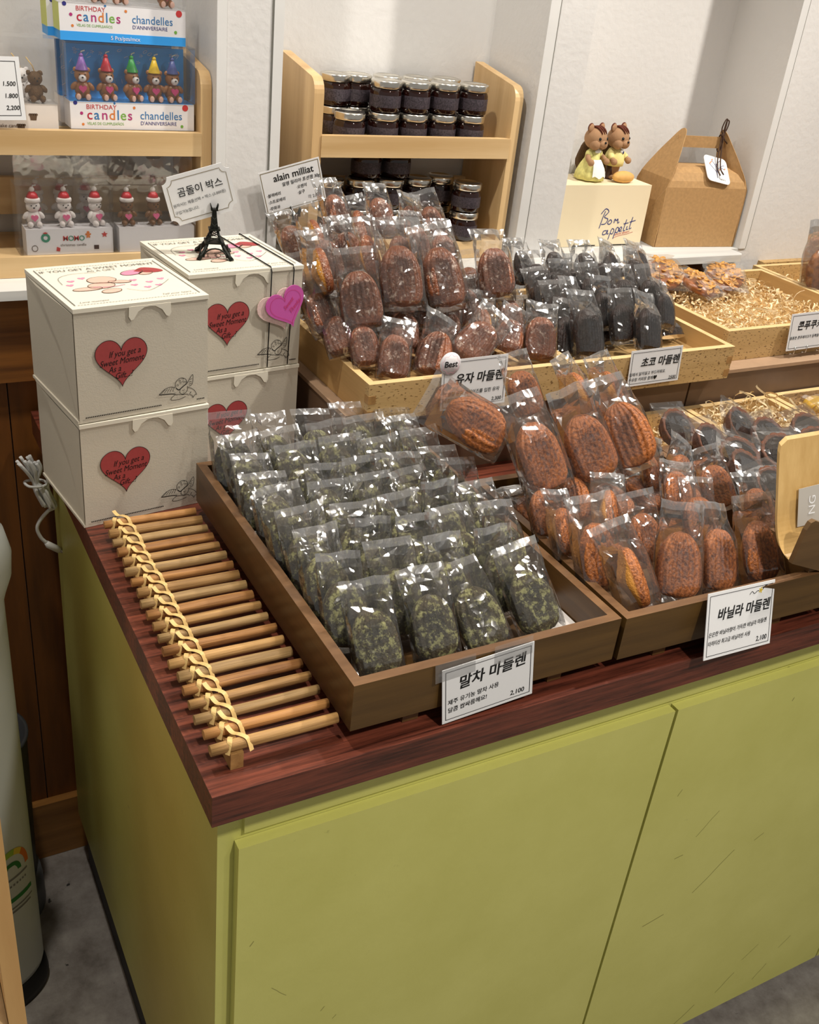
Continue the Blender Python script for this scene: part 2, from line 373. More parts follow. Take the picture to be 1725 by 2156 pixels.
def smoothpath(pts, n=6):
    """Catmull-Rom through points of any dimension"""
    out = []; P = [Vector(p) for p in pts]
    for i in range(len(P)-1):
        p0, p1, p2, p3 = P[max(i-1, 0)], P[i], P[i+1], P[min(i+2, len(P)-1)]
        for k in range(n):
            t = k/n
            out.append(0.5*((2*p1)+(p2-p0)*t+(2*p0-5*p1+4*p2-p3)*t*t+(3*p1-p0-3*p2+p3)*t**3))
    out.append(P[-1]); return out
def stroke(bm, pts, w, y=0.0, mi=0, M=None, curve=True):
    """flat pen line in the local xz plane, facing -y"""
    p = smoothpath([(a, b) for a, b in pts], 5) if curve and len(pts) > 2 else [Vector(q) for q in pts]
    M = M or Matrix.Identity(4); L = []; Rr = []
    for i, q in enumerate(p):
        t = p[min(i+1, len(p)-1)]-p[max(i-1, 0)]
        if t.length < 1e-9: t = Vector((1, 0))
        n = Vector((-t.y, t.x)).normalized()*w*0.5
        L.append(bm.verts.new(M @ Vector((q.x+n.x, y, q.y+n.y)))); Rr.append(bm.verts.new(M @ Vector((q.x-n.x, y, q.y-n.y))))
    for i in range(len(p)-1):
        f = bm.faces.new((L[i], L[i+1], Rr[i+1], Rr[i])); f.material_index = mi
def text_bm(bm, s, x, z, size, y=0.0, mi=0, shear=0.0, bold=0.0, align='LEFT', rot=0.0, sx=1.0, M=None):
    """lettering laid in the local xz plane facing -y"""
    cu = bpy.data.curves.new('t', 'FONT'); cu.body = s; cu.size = size; cu.shear = shear; cu.offset = bold*size
    cu.align_x = align; cu.resolution_u = 3
    o = bpy.data.objects.new('t', cu); COL.objects.link(o)
    me = bpy.data.meshes.new_from_object(o.evaluated_get(bpy.context.evaluated_depsgraph_get()))
    T = (M or Matrix.Identity(4)) @ Matrix.Translation((x, y, z)) @ Matrix.Rotation(-rot, 4, 'Y') @ Matrix.Rotation(PI/2, 4, 'X') @ Matrix.Diagonal((sx, 1, 1, 1))
    n0 = len(bm.verts); f0 = len(bm.faces)
    bm.from_mesh(me); bm.verts.ensure_lookup_table(); bm.faces.ensure_lookup_table()
    for v in bm.verts[n0:]: v.co = T @ v.co
    for f in bm.faces[f0:]: f.material_index = mi; f.smooth = False
    COL.objects.unlink(o); bpy.data.objects.remove(o); bpy.data.curves.remove(cu); bpy.data.meshes.remove(me)
def outline_frame(bm, w, h, inset, t, y=0.0, mi=0, x0=0, z0=0, M=None):
    M = M or Matrix.Identity(4)
    a = [(x0+inset, z0+inset), (x0+w-inset, z0+inset), (x0+w-inset, z0+h-inset), (x0+inset, z0+h-inset)]
    b = [(x0+inset+t, z0+inset+t), (x0+w-inset-t, z0+inset+t), (x0+w-inset-t, z0+h-inset-t), (x0+inset+t, z0+h-inset-t)]
    for i in range(4):
        j = (i+1) % 4
        f = bm.faces.new([bm.verts.new(M @ Vector((p[0], y, p[1]))) for p in (a[i], a[j], b[j], b[i])]); f.material_index = mi
def at(u, v, axis, val):
    d = (u-CX)/F*CR + (v-CY)/F*CD + CF
    t = (val-CAM[axis])/d[axis]; return CAM + t*d
def struct(name, bm, mats, bevel=0, **k):
    return tag(mesh(name, bm, mats, None, bevel=bevel, **k), kind='structure')
def plane4(p00, p10, p01):
    """matrix whose x/z axes span a card: origin bottom-left, p10 bottom-right, p01 top-left"""
    o, a, b = Vector(p00), Vector(p10)-Vector(p00), Vector(p01)-Vector(p00)
    x = a.normalized(); z = (b-x*b.dot(x)).normalized(); y = z.cross(x)
    M = Matrix((x, y, z)).transposed().to_4x4(); M.translation = o; return M

# ================================================================== the setting
bm = bmesh.new(); box(bm, -1.6, 3.2, -2.6, 1.1, -0.03, 0.0); struct('floor', bm, 'floor_vinyl')
bm = bmesh.new(); box(bm, -1.6, 3.2, -2.6, 1.2, 2.9, 2.93); struct('ceiling', bm, 'ceiling_paint')
bm = bmesh.new()                                     # plastered wall with three recessed niches between piers
box(bm, -1.6, 3.2, 1.047, 1.2, 1.10, 2.9)
for x0, x1 in ((0.297, 0.398), (0.862, 0.9575), (1.432, 3.2), (-1.6, -0.62)):
    box(bm, x0, x1, 0.885, 1.047, 1.10, 2.9)
struct('wall_back', bm, 'plaster')
bm = bmesh.new()
for k in range(52):                                  # upright boards under the ledge
    x = -1.6+k*0.0925; box(bm, x+0.001, x+0.0915, 0.885, 0.90, 0.0, 1.10)
struct('wall_panelling', bm, 'wainscot', bevel=0.004)
bm = bmesh.new(); box(bm, -1.6, 3.2, 0.90, 1.1, 0.0, 1.10); struct('wall_core', bm, 'plaster')
bm = bmesh.new(); box(bm, -1.6, 1.40, 0.866, 0.885, 1.008, 1.139); struct('trim_1', bm, 'rail_wood', bevel=0.003)
bm = bmesh.new(); box(bm, -1.6, 3.2, 0.868, 0.8849, 0.001, 0.1395); struct('baseboard_back', bm, 'baseboard_wood', bevel=0.003)
bm = bmesh.new()                                     # whitewashed ledge
vs = [(-1.6, .842), (1.40, .842), (1.41, .852), (1.41, .8845), (1.432, .8845), (1.432, 1.047), (-1.6, 1.047)]
a = [bm.verts.new((x, y, 1.1415)) for x, y in vs]; b = [bm.verts.new((x, y, 1.1555)) for x, y in vs]
bm.faces.new(a); bm.faces.new(b)
for i in range(7): bm.faces.new((a[i], a[(i+1) % 7], b[(i+1) % 7], b[i]))
struct('trim_2', bm, 'ledge_paint', bevel=0.0015)
bm = bmesh.new(); box(bm, 1.50, 3.2, 0.868, 0.8849, 1.06, 1.128); struct('trim_3', bm, 'crate_x', bevel=0.003)
bm = bmesh.new()                                     # corner beads and joint lines on the piers
for x0, x1 in ((0.297, 0.3115), (0.3825, 0.398), (0.862, 0.8815), (1.432, 1.4495)):
    box(bm, x0, x1, 0.8828, 0.8849, 1.1556, 2.9)
struct('trim_4', bm, 'trim_paint', bevel=0.0006)
bm = bmesh.new()
for x in (0.3812, 0.8826, 1.4506): box(bm, x-0.0011, x+0.0011, 0.8836, 0.8849, 1.1556, 2.9)
struct('trim_5', bm, 'groove')

# ================================================================== counter
t = thing('base_cabinet', 'long green painted counter cabinet with flush doors under the dark worktop', 'cabinet', (0, 0, 0))
bm = bmesh.new(); box(bm, 0.020, 2.2, 0.042, 0.84, 0.125, 0.9225); mesh('carcass', bm, 'green_paint', t, bevel=0.0015)
bm = bmesh.new(); box(bm, 0.031, 2.2, 0.064, 0.83, 0.0, 0.125); mesh('kick_board', bm, 'kick_black', t)
for x0, x1 in ((0.0375, 0.6035), (0.6085, 1.183), (1.188, 1.76)):
    BX('door', (x0, x1, 0.0285, 0.0415, 0.072, 0.8495), 'green_paint', t, bevel=0.0022)
bm = bmesh.new(); rs = random.Random(11)
for (x, z, a, L, w_) in ((0.055, 0.700, 1.0, .008, .0012), (0.09, .60, -.9, .03, .0008), (.148, .535, .9, .008, .0010), (.165, .51, .8, .007, .0010), (.70, .55, .1, .016, .0016), (.66, .69, 1.1, .012, .001), (.74, .60, .9, .05, .0010), (.79, .48, .8, .09, .0014), (.69, .42, .2, .04, .0018), (.87, .52, .5, .02, .0012),
                         (.83, .80, 1.2, .006, .0016), (.96, .74, .3, .03, .001), (.93, .14, .8, .05, .0016), (1.02, .12, .9, .04, .0014), (.85, .10, .7, .05, .0018), (1.06, .18, .8, .03, .0012), (.97, .20, .7, .04, .001)):
    p = [(x+L*(t-.5)*math.cos(a)+rs.uniform(-.1, .1)*L*.3, z+L*(t-.5)*math.sin(a)) for t in (0, .33, .66, 1)]
    stroke(bm, p, w_*.8, 0.0283)
mesh('scuff_marks', bm, 'scuff', t)
BX('top_rail', (0.046, 2.2, 0.037, 0.0419, 0.860, 0.9225), 'green_paint', t, bevel=0.001)
o = tag(BX('countertop', (0.0, 2.25, 0.0, 0.862, 0.923, 0.96), 'worktop_wood', None, bevel=0.006, seg=3), 'dark reddish butcher block worktop on the green counter cabinet', 'worktop')

# ---- riser behind the front trays
t = thing('display_riser', 'low brown board step standing at the back of the worktop', 'display step', (0, 0, 0.96))
bm = bmesh.new(); box(bm, 0.356, 0.985, 0.502, 0.838, 0, 0.104); mesh('left_box', bm, 'riser_board', t)
bm = bmesh.new(); box(bm, 0.989, 1.90, 0.502, 0.838, 0, 0.104); mesh('right_box', bm, 'riser_board', t)
bm = bmesh.new(); box(bm, 0.354, 0.986, 0.500, 0.838, 0.104, 0.110); box(bm, 0.988, 1.90, 0.500, 0.838, 0.104, 0.110); mesh('top_board', bm, 'riser_edge', t)

# ---- trays
def tray(label, x0, y0, w, d, z0, kind, h=0.055, fz=0.012, rz=0.0, t=0.011, feet=False, joints=False):
    o = thing('wooden_tray', label, 'tray', (x0, y0, z0), rz)
    fx, fy, rim = {'walnut': ('walnut_x', 'walnut_y', 'walnut_rim'), 'pine': ('crate_x', 'crate_y', 'rim_pine')}[kind]
    def wall(nm, dims, mt):
        bm = bmesh.new(); box(bm, *dims)
        if kind == 'pine':
            bm.faces.ensure_lookup_table()
            for f in bm.faces:
                if f.calc_center_median().z > h-1e-5: f.material_index = 1
        elif kind == 'walnut':
            for f in bm.faces:
                if f.calc_center_median().z > h-1e-5: f.material_index = 1
        return mesh(nm, bm, (mt, rim), o, bevel=0.0012)
    wall('front_wall', (0, w, 0, t, 0, h), fx); wall('back_wall', (0, w, d-t, d, 0, h), fx)
    wall('side_wall', (0, t, t, d-t, 0, h), fy); wall('side_wall', (w-t, w, t, d-t, 0, h), fy)
    BX('bottom', (t, w-t, t, d-t, fz-0.005, fz), fy, o)
    if feet:
        for fx0 in (0.065, w-0.075):
            BX('foot', (fx0, fx0+0.018, 0.012, d-0.02, -0.0195, 0.0), 'walnut_y', o, bevel=0.001)
    if joints:
        for zz in (0.004, 0.026):
            for xx in (0, w-t):
                bm = bmesh.new(); box(bm, xx-0.0003, xx+t+0.0003, -0.0003, t, zz, zz+0.012); mesh('finger_joint', bm, 'block_wood', o)
    return o
tray('dark walnut tray full of green matcha madeleines at the counter front', 0.141, 0.0145, 0.318, 0.474, 0.98, 'walnut', fz=0.013, feet=True)
tray('dark walnut tray of plain vanilla madeleines to the right of the matcha tray', 0.4635, 0.0115, 0.322, 0.330, 0.98, 'walnut', fz=0.013, rz=-0.02, feet=True)
tray('dark walnut tray of dark tarts behind the plywood card stand', 0.7915, 0.0045, 0.325, 0.345, 0.98, 'walnut', fz=0.013, rz=-0.005, feet=True)
tray('pale pine tray of glazed citron madeleines on the riser', 0.372, 0.472, 0.332, 0.335, 1.0705, 'pine', fz=0.024, joints=True)
tray('pale pine tray of chocolate madeleines on the riser', 0.7055, 0.472, 0.330, 0.335, 1.0705, 'pine', fz=0.024, joints=True)
tray('pale pine tray of shredded paper and almond cookies on the riser', 1.081, 0.534, 0.381, 0.304, 1.0705, 'pine', fz=0.014)
tray('pale pine tray with one big cookie at the right wall', 1.4655, 0.560, 0.38, 0.304, 1.0705, 'pine', fz=0.014)
tray('small pine tray on the worktop between vanilla tray and riser', 0.800, 0.356, 0.168, 0.138, 0.961, 'pine', fz=0.010)
tray('small pine tray heaped with shredded paper in front of riser', 0.972, 0.356, 0.198, 0.138, 0.961, 'pine', fz=0.010)
tray('small pine tray with yellow sweets at the right edge', 1.174, 0.360, 0.20, 0.138, 0.961, 'pine', fz=0.010)

# ---- shredded paper
def shreds(label, x0, x1, y0, y1, zf, n, ztop=0.02, loops=0, seed=1):
    rnd = random.Random(seed); bm = bmesh.new()
    for i in range(n):
        lp = i < loops
        x, y = rnd.uniform(x0, x1), rnd.uniform(y0, y1); L = rnd.uniform(0.02, 0.045)*(1.5 if lp else 0.7); w = rnd.uniform(0.0022, 0.0036)
        a = rnd.uniform(0, 2*PI); tilt = rnd.uniform(-0.8, 0.8); curl = rnd.uniform(2, 6)*rnd.choice((-1, 1)); z = zf+rnd.random()**0.8*ztop*(1.6 if lp else 1)
        p = Vector((0, 0, 0)); K = 7; dirn = 0.0; prev = None
        Mr = Matrix.Translation((x, y, z)) @ Matrix.Rotation(a, 4, 'Z') @ Matrix.Rotation(rnd.uniform(-PI, PI), 4, 'X') @ Matrix.Rotation(tilt, 4, 'Y')
        pts = []
        for k in range(K+1):
            pts.append(p.copy()); p = p+Vector((math.cos(dirn), 0.15*math.sin(k), math.sin(dirn)))*(L/K); dirn += curl/K
        c = sum(pts, Vector())/len(pts)
        for q in pts:
            l = Mr @ (q-c+Vector((0, w/2, 0))); r_ = Mr @ (q-c-Vector((0, w/2, 0)))
            for u in (l, r_):
                u.x = min(max(u.x, x0), x1); u.y = min(max(u.y, y0), y1); u.z = max(u.z, zf+0.0006)
            cur = (bm.verts.new(l), bm.verts.new(r_))
            if prev:
                f = bm.faces.new((prev[0], prev[1], cur[1], cur[0])); f.material_index = 1 if i % 5 == 0 else 0
            prev = cur
    return tag(mesh('shredded_paper', bm, ('shred', 'shred_dark')), label, 'packing paper', kind='stuff')
shreds('crinkled cream paper shreds filling the almond cookie tray', 1.094, 1.448, 0.547, 0.824, 1.0855, 1500, 0.022, 30, 1)
shreds('cream paper shreds in the tray beside the big cookie', 1.478, 1.83, 0.573, 0.85, 1.0855, 700, 0.020, 10, 2)
shreds('cream paper shreds heaped in the small tray before the riser', 0.985, 1.157, 0.369, 0.481, 0.972, 650, 0.048, 40, 3)
shreds('cream paper shreds in the small tray behind the vanilla madeleines', 0.813, 0.954, 0.369, 0.481, 0.972, 200, 0.03, 8, 4)
shreds('cream paper shreds under the yellow sweets', 1.187, 1.36, 0.373, 0.485, 0.972, 250, 0.03, 6, 5)

# ---- rod mat
t = thing('rod_mat', 'mat of wooden rods laced with rattan on the worktop corner', 'rod mat', (0.0, 0.0, 0.96))
for i in range(20):
    y = 0.0335+i*0.0222; xa = 0.0095+0.0003*i+random.uniform(-0.002, 0.002); xb = 0.1365-0.0004*i+random.uniform(-0.001, 0.001)
    bm = bmesh.new(); r = 0.0056+random.uniform(-0.0004, 0.0004); ph = random.uniform(-0.4, 0.4)
    K = 14; rings = []
    for s in range(7):
        x = xa+(xb-xa)*s/6; e = 0.93 if s in (0, 6) else 1.0
        rings.append([bm.verts.new((x, y+e*r*(1+0.05*math.sin(5*k+i))*math.cos(2*PI*k/K), 0.0242+e*r*(1+0.05*math.sin(5*k+i))*math.sin(2*PI*k/K)+0.0004*math.sin(s+i))) for k in range(K)])
    for a, b in zip(rings, rings[1:]):
        for k in range(K): bm.faces.new((a[k], a[(k+1) % K], b[(k+1) % K], b[k])).smooth = True
    bm.faces.new(rings[0]); bm.faces.new(rings[-1])
    mesh('rod', bm, ('rod_wood', 'rod_wood_red', 'rod_wood_grey')[(i*7) % 3], t)
for x in (0.0265,): BX('runner', (x, x+0.0125, 0.027, 0.468, 0.0, 0.0186), 'block_wood', t, bevel=0.001)
for i in range(20):                                   # rattan crossing over every rod
    y = 0.0335+i*0.0222; bm = bmesh.new()
    def strap(path, w=0.0048):
        p = smoothpath(path, 4); pv = None
        for k, q in enumerate(p):
            tt = (p[min(k+1, len(p)-1)]-p[max(k-1, 0)]).normalized(); n = tt.cross(Vector((0, 0, 1)))
            n = n.normalized() if n.length > 1e-4 else Vector((1, 0, 0)); cu = (bm.verts.new(q+n*w/2), bm.verts.new(q-n*w/2))
            if pv: bm.faces.new((pv[0], pv[1], cu[1], cu[0]))
            pv = cu
    jx = random.uniform(-0.001, 0.001)
    strap([(0.024+jx, y-0.0062, 0.0195), (0.027+jx, y-0.003, 0.0304), (0.0295+jx, y+0.003, 0.0308), (0.033, y+0.0085, 0.026)])
    strap([(0.047+jx, y-0.0085, 0.0195), (0.0445+jx, y-0.003, 0.0304), (0.039+jx, y+0.004, 0.0316), (0.034, y+0.011, 0.029), (0.031, y+0.019, 0.0316)])
    mesh('rattan_lacing', bm, 'rattan', t)

# ================================================================== wooden shelves in the niches
def shelf_unit(label, xl, xr, y0=0.900, y1=1.042, zb=1.156):
    t = thing('wooden_shelf', label, 'shelf', (xl, y0, zb))
    W_, D_ = xr-xl, y1-y0
    for x in (0, W_-0.0165):
        bm = bmesh.new(); pts = [(0, 0), (D_, 0), (D_, 0.312)]
        for k in range(7):
            a = PI/2*k/6; pts.append((0.02-0.02*math.sin(a), 0.268+0.024*math.cos(a)))
        A = [bm.verts.new((x, p[0], p[1])) for p in pts]; B = [bm.verts.new((x+0.0165, p[0], p[1])) for p in pts]
        bm.faces.new(A); bm.faces.new(B)
        for i in range(len(A)): bm.faces.new((A[i], A[(i+1) % len(A)], B[(i+1) % len(A)], B[i]))
        mesh('side_panel', bm, 'pine_z', t, bevel=0.003)
    BX('front_lip', (0.0155, W_-0.0155, -0.002, 0.012, 0.1735, 0.2065), 'pine_x', t, bevel=0.003)
    BX('shelf_board', (0.0165, W_-0.0165, 0.012, D_-0.003, 0.176, 0.188), 'pine_x', t, bevel=0.001)
    BX('bottom_board', (0.0165, W_-0.0165, 0.0, D_-0.003, 0.0, 0.030), 'pine_x', t, bevel=0.002)
    BX('back_rail', (0.0165, W_-0.0165, D_-0.014, D_-0.003, 0.06, 0.115), 'pine_x', t, bevel=0.001)
    return t
shelf_unit('small pine shelf of candle packs left of the white pier', -0.115, 0.2955)
shelf_unit('small pine shelf of jam jars between the white piers', 0.459, 0.847)

# ---- jam jars
def make_jar():
    t = thing('jam_jar', 'x', 'jar')
    bm = bmesh.new(); lathe(bm, [(0.0, 0.0), (0.0225, 0.0), (0.0252, 0.003), (0.0256, 0.012), (0.0256, 0.031), (0.024, 0.035), (0.0222, 0.038)], seg=28, cap=False)
    mesh('glass', bm, 'jam', t)
    bm = bmesh.new(); lathe(bm, [(0.0258, 0.0085), (0.0259, 0.009), (0.0259, 0.0265), (0.0258, 0.027)], seg=28, cap=False); mesh('label_band', bm, 'jam_label', t)
    bm = bmesh.new(); lathe(bm, [(0.0236, 0.037), (0.0252, 0.0375), (0.0256, 0.040), (0.0256, 0.0468), (0.0246, 0.0488), (0.0205, 0.0494), (0.0200, 0.0484), (0, 0.0482)], seg=28, cap=False)
    mesh('lid', bm, 'lid_silver', t); return t
def dup(root, loc=None, rz=None, label=None, group=None, parent=None):
    r = root.copy(); COL.objects.link(r)
    if parent: r.parent = parent
    if loc is not None: r.location = loc
    if rz is not None: r.rotation_euler = (0, 0, rz)
    if label: r['label'] = label
    if group: r['group'] = group
    for ch in list(root.children): dup(ch, parent=r)
    return r
ORD = ['leftmost', 'second from left', 'third from left', 'fourth from left', 'fifth from left', 'sixth from left', 'seventh from left', 'eighth from left', 'ninth from left', 'tenth from left', 'eleventh from left', 'twelfth from left', 'thirteenth from left', 'fourteenth from left']
jar0 = make_jar(); first = [True]
def jar(x, y, z, label):
    if first[0]: first[0] = False; jar0.location = (x, y, z); jar0['label'] = label; jar0['group'] = 'jam jars on the pine shelf'; jar0.rotation_euler.z = random.uniform(0, 6); return
    dup(jar0, (x, y, z), random.uniform(0, 6), label, 'jam jars on the pine shelf')
zs = 1.345
fx = [0.604, 0.659, 0.715, 0.772]
for i, x in enumerate(fx):
    jar(x, 0.943, zs, 'lower jam jar in the front upper-shelf row, '+ORD[i])
    jar(x, 0.943, zs+0.0496, 'upper jam jar in the front upper-shelf row, '+ORD[i])
jar(0.540, 0.939, zs, 'squat jam jar alone in front at the left end of the upper shelf')
jar(0.537, 0.996, zs, 'jam jar under the tallest left stack at the back of the upper shelf')
jar(0.537, 0.996, zs+0.0496, 'highest jam jar at the back left of the upper shelf')
for i, x in enumerate((0.577, 0.635, 0.692, 0.749)):
    jar(x, 1.000, zs, 'lower jam jar in the back upper-shelf row, '+ORD[i])
    jar(x, 1.000, zs+0.0496, 'upper jam jar in the back upper-shelf row, '+ORD[i])
zl = 1.187
for i, (x, y) in enumerate(((0.518, 0.955), (0.575, 0.955), (0.632, 0.955), (0.690, 0.960), (0.744, 0.975))):
    jar(x, y, zl, 'bottom jam jar in the shaded lower-shelf row, '+ORD[i])
    jar(x, y, zl+0.0496, 'second jam jar up in the shaded lower-shelf row, '+ORD[i])
for i, (x, y) in enumerate(((0.588, 0.962), (0.645, 0.962))):
    jar(x, y, zl+0.0992, 'jam jar third up just below the shelf lip, the '+('left' if i == 0 else 'right')+' one of the pair')
jar(0.770, 0.921, zl, 'bottom jam jar of the front stack at the right of the lower shelf')
jar(0.770, 0.921, zl+0.0496, 'upper jam jar of the front stack at the right of the lower shelf')

# ================================================================== patisserie boxes
def heart_pts(w, h, n=40):
    out = []
    for k in range(n):
        a = 2*PI*k/n
        out.append((w*0.5*math.sin(a)**3, h*(13*math.cos(a)-5*math.cos(2*a)-2*math.cos(3*a)-math.cos(4*a)+2.5)/29.0))
    return out
def cherub(bm, x, z, s, y=-0.0006, mi=0):
    """pen sketch of a dozing winged child leaning on its arms"""
    def st(p, w=0.9): stroke(bm, [(x+s*a, z+s*b) for a, b in p], 0.00075*w, y, mi)
    st([(-.95, .30), (-.7, .52), (-.42, .60), (-.2, .56)]); st([(-.95, .30), (-.7, .28), (-.4, .26), (-.15, .22)], 1.5)
    for k in range(5): st([(-.85+k*.14, .33+k*.01), (-.74+k*.13, .44+k*.02), (-.66+k*.12, .52+k*.015)], .7)
    st([(-.12, .50), (-.16, .72), (-.02, .92), (.18, .96), (.36, .86), (.42, .66)]); st([(-.12, .5), (0, .4), (.1, .44), (.2, .52), (.3, .58), (.42, .66)], 1.6)
    for cx, cz in ((-.05, .62), (.08, .72), (.22, .76), (.04, .84), (.20, .90), (.33, .72)): st([(cx-.05, cz), (cx, cz+.05), (cx+.05, cz), (cx, cz-.04)], .7)
    st([(.08, .42), (.06, .26), (.18, .16), (.34, .20), (.44, .34), (.45, .52)]); st([(.18, .36), (.24, .34), (.29, .37)], .7); st([(.22, .26), (.27, .25)], .7)
    st([(.42, .66), (.55, .86), (.70, 1.05), (.72, .80), (.66, .56), (.52, .50)]); st([(.5, .7), (.66, .72)], .7); st([(.5, .6), (.66, .63)], .7); st([(.56, .82), (.69, .86)], .7)
    st([(-.35, .06), (-.15, .18), (.15, .14), (.42, .12), (.5, .04)]); st([(-.35, .06), (-.38, -.04), (-.2, -.08), (.1, -.06), (.35, .02)])
    st([(.45, .45), (.66, .36), (.82, .20), (.90, .02)]); st([(.62, .22), (.55, .08), (.66, .02), (.72, -.1), (.80, .02), (.9, .02)])
def box_top_art(bm, w, d):
    """printed picture on the lid, in local xy at z=0: a sleeping cartoon bear, a winged child and hearts (indices 0 ink,1 tan,2 red,3 pink,4 grey)"""
    T = Matrix(((1, 0, 0, 0), (0, 0, 1, 0), (0, -1, 0, 0), (0, 0, 0, 1)))
    T = Matrix(((1, 0, 0, 0), (0, 0, 1, 0), (0, 1, 0, 0), (0, 0, 0, 1)))   # local (x, y_pen, z) -> (x, z, y_pen)
    def fill(pts, mi, zz):
        f = bm.faces.new([bm.verts.new((p.x, p.y, zz)) for p in smoothpath([*pts, pts[0]], 4)[:-1]]); f.material_index = mi
    def st(pts, w_=0.0008, mi=0): stroke(bm, pts, w_, 0.0009, mi, T)
    outl = lambda c, rx, ry, a=0: [(c[0]+rx*math.cos(t)*math.cos(a)-ry*math.sin(t)*math.sin(a), c[1]+rx*math.cos(t)*math.sin(a)+ry*math.sin(t)*math.cos(a)) for t in [2*PI*k/9 for k in range(9)]]
    for i, (c, rx, ry, a) in enumerate((((.062, .070), .017, .011, .1), ((.070, .090), .018, .013, 0), ((.042, .062), .018, .006, 0), ((.066, .048), .013, .007, .2), ((.088, .078), .014, .005, -.2))):
        o = outl(c, rx, ry, a); fill(o, 1, .0005+i*.00004); st(o+[o[0]])
    for c, rx, ry in (((.116, .108), .016, .009), ((.132, .102), .010, .006)):
        o = outl(c, rx, ry, .3); fill(o, 1 if rx < .012 else 3, .0005); st(o+[o[0]])
    fill([(.120, .112), (.135, .124), (.152, .116), (.156, .104), (.138, .102)], 2, .0007)
    for k, (hx, hy) in enumerate(((.100, .064), (.112, .052), (.122, .070), (.106, .082), (.128, .056), (.140, .078), (.034, .098), (.050, .106), (.028, .084))):
        f = bm.faces.new([bm.verts.new((hx+a, hy+b-.003, .00045)) for a, b in heart_pts(.010, .008, 16)]); f.material_index = 3
    st([(.020, .085), (.024, .110), (.045, .122), (.075, .120)], .0006, 4); st([(.085, .050), (.105, .036), (.130, .052), (.148, .070)], .0006, 4)
    st([(.050, .066), (.070, .062), (.090, .066)], .0012, 3)
    for q in ((.010, .010, w-.010, .010), (.010, d-.012, w-.010, d-.012)):
        n = 40
        for k in range(n):
            xx = q[0]+(q[2]-q[0])*k/n; st([(xx, q[1]), (xx+.0026, q[1])], .0009, 4)
    st([(.007, .010), (.007, d-.012)], .0012, 4); st([(w-.007, .010), (w-.007, d-.012)], .0012, 4)
    def tx(s, x, y_, size, shear=0):
        text_bm(bm, s, x, 0, size, mi=4, shear=shear, align='CENTER', M=Matrix.Translation((0, y_, .0009)) @ Matrix.Rotation(-PI/2, 4, 'X'))
    tx('IF YOU GET A SWEET MOMENT', w/2, d-.026, .0105); tx('AS A GIFT', w/2, d-.036, .0085)
    tx('Love moment', .032, .016, .0062, .4); tx('Tell your heart', w-.034, .016, .0062, .4)
def cake_box(label, x, y, z, rz, w=0.168, d=0.160, h=0.1415, art=True):
    t = thing('cake_box', label, 'gift box', (x, y, z), rz, 'cream patisserie gift boxes')
    bm = bmesh.new(); box(bm, 0.0008, w-0.0008, 0.0008, d, 0, h-0.0045); mesh('body', bm, 'box_card_shaded', t, bevel=0.0012)
    bm = bmesh.new()
    box(bm, 0, w, -0.0005, d, h-0.005, h); mesh('lid', bm, 'box_lid', t, bevel=0.0018)
    cx = w*0.5+0.008; y0 = -0.0002                        # tuck tab with scooped middle
    tab = [(cx-.026, h-.004), (cx-.0265, h-.016), (cx-.024, h-.0205), (cx-.0205, h-.0195), (cx-.015, h-.011), (cx-.007, h-.0062), (cx, h-.0055), (cx+.007, h-.0062), (cx+.015, h-.011), (cx+.0205, h-.0195), (cx+.024, h-.0205), (cx+.0265, h-.016), (cx+.026, h-.004)]
    bm = bmesh.new(); slab(bm, tab, 0.0009, Matrix.Translation((0, y0-0.0006, 0))); mesh('tuck_tab', bm, 'box_lid', t, bevel=0.0003)
    hx, hz = 0.055, 0.070
    hp = [(hx+a, hz+b) for a, b in heart_pts(0.064, 0.060)]
    bm = bmesh.new(); f = bm.faces.new([bm.verts.new((a, -0.0003, b)) for a, b in hp]); f.material_index = 0
    stroke(bm, hp+[hp[0]], 0.0006, -0.0004, 1)
    for s, dx, dz in (('If you get a', .004, .0115), ('Sweet Moment', .000, .0015), ('As a', -.009, -.0080), ('Gift...?', .002, -.0165)):
        text_bm(bm, s, hx+dx, hz+dz-.002, 0.0108, -0.0005, 1, shear=0.35, align='CENTER', rot=0.06, sx=0.82)
    mesh('heart_print', bm, ('heart_red', 'ink'), t)
    bm = bmesh.new(); cherub(bm, 0.127, 0.013, 0.0272)
    for k in range(46):
        xx = 0.008+k*0.0022
        if xx < 0.104 or 0.150 < xx: box(bm, xx, xx+0.0013, -0.0004, -0.0002, 0.0062, 0.0078)
    for k in range(5): box(bm, 0.152+k*0.0022, 0.1533+k*0.0022, -0.0004, -0.0002, 0.0062, 0.0078)
    mesh('line_drawing', bm, 'ink', t)
    bm = bmesh.new()                                       # folded flaps showing at the left end
    a = [bm.verts.new(p) for p in ((-0.0002, d-.004, h-.006), (-0.0016, d*.72, h-.008), (-0.0002, d*.30, h*.55), (-0.0002, 0.004, .006), (-0.0002, 0.001, .002), (-0.0002, 0.0015, h-.006))]
    bm.faces.new(a); box(bm, -0.0012, 0.0008, 0.001, d-.002, 0.0, 0.0035); mesh('side_flap', bm, 'box_card_shaded', t)
    if art:
        bm = bmesh.new(); box_top_art(bm, w, d)
        o = mesh('lid_print', bm, ('ink_brown', 'foot_pink', 'heart_red', 'ink_pink', 'ink_grey'), t); o.location = (0, 0, h-0.0002)
    return t
cake_box('cream gift box with heart print at the bottom of the front stack', 0.0, 0.4945, 0.9605, R(7.5), art=False)
cake_box('cream gift box with heart print and drawn lid, top of the front stack', 0.0005, 0.4945, 1.1035, R(8.5))
cake_box('cream gift box mostly hidden at the bottom of the rear stack', 0.1665, 0.598, 0.9605, R(7), art=False)
BOXR = cake_box('cream gift box tied with black elastic, under the metal tower', 0.166, 0.598, 1.1035, R(7))
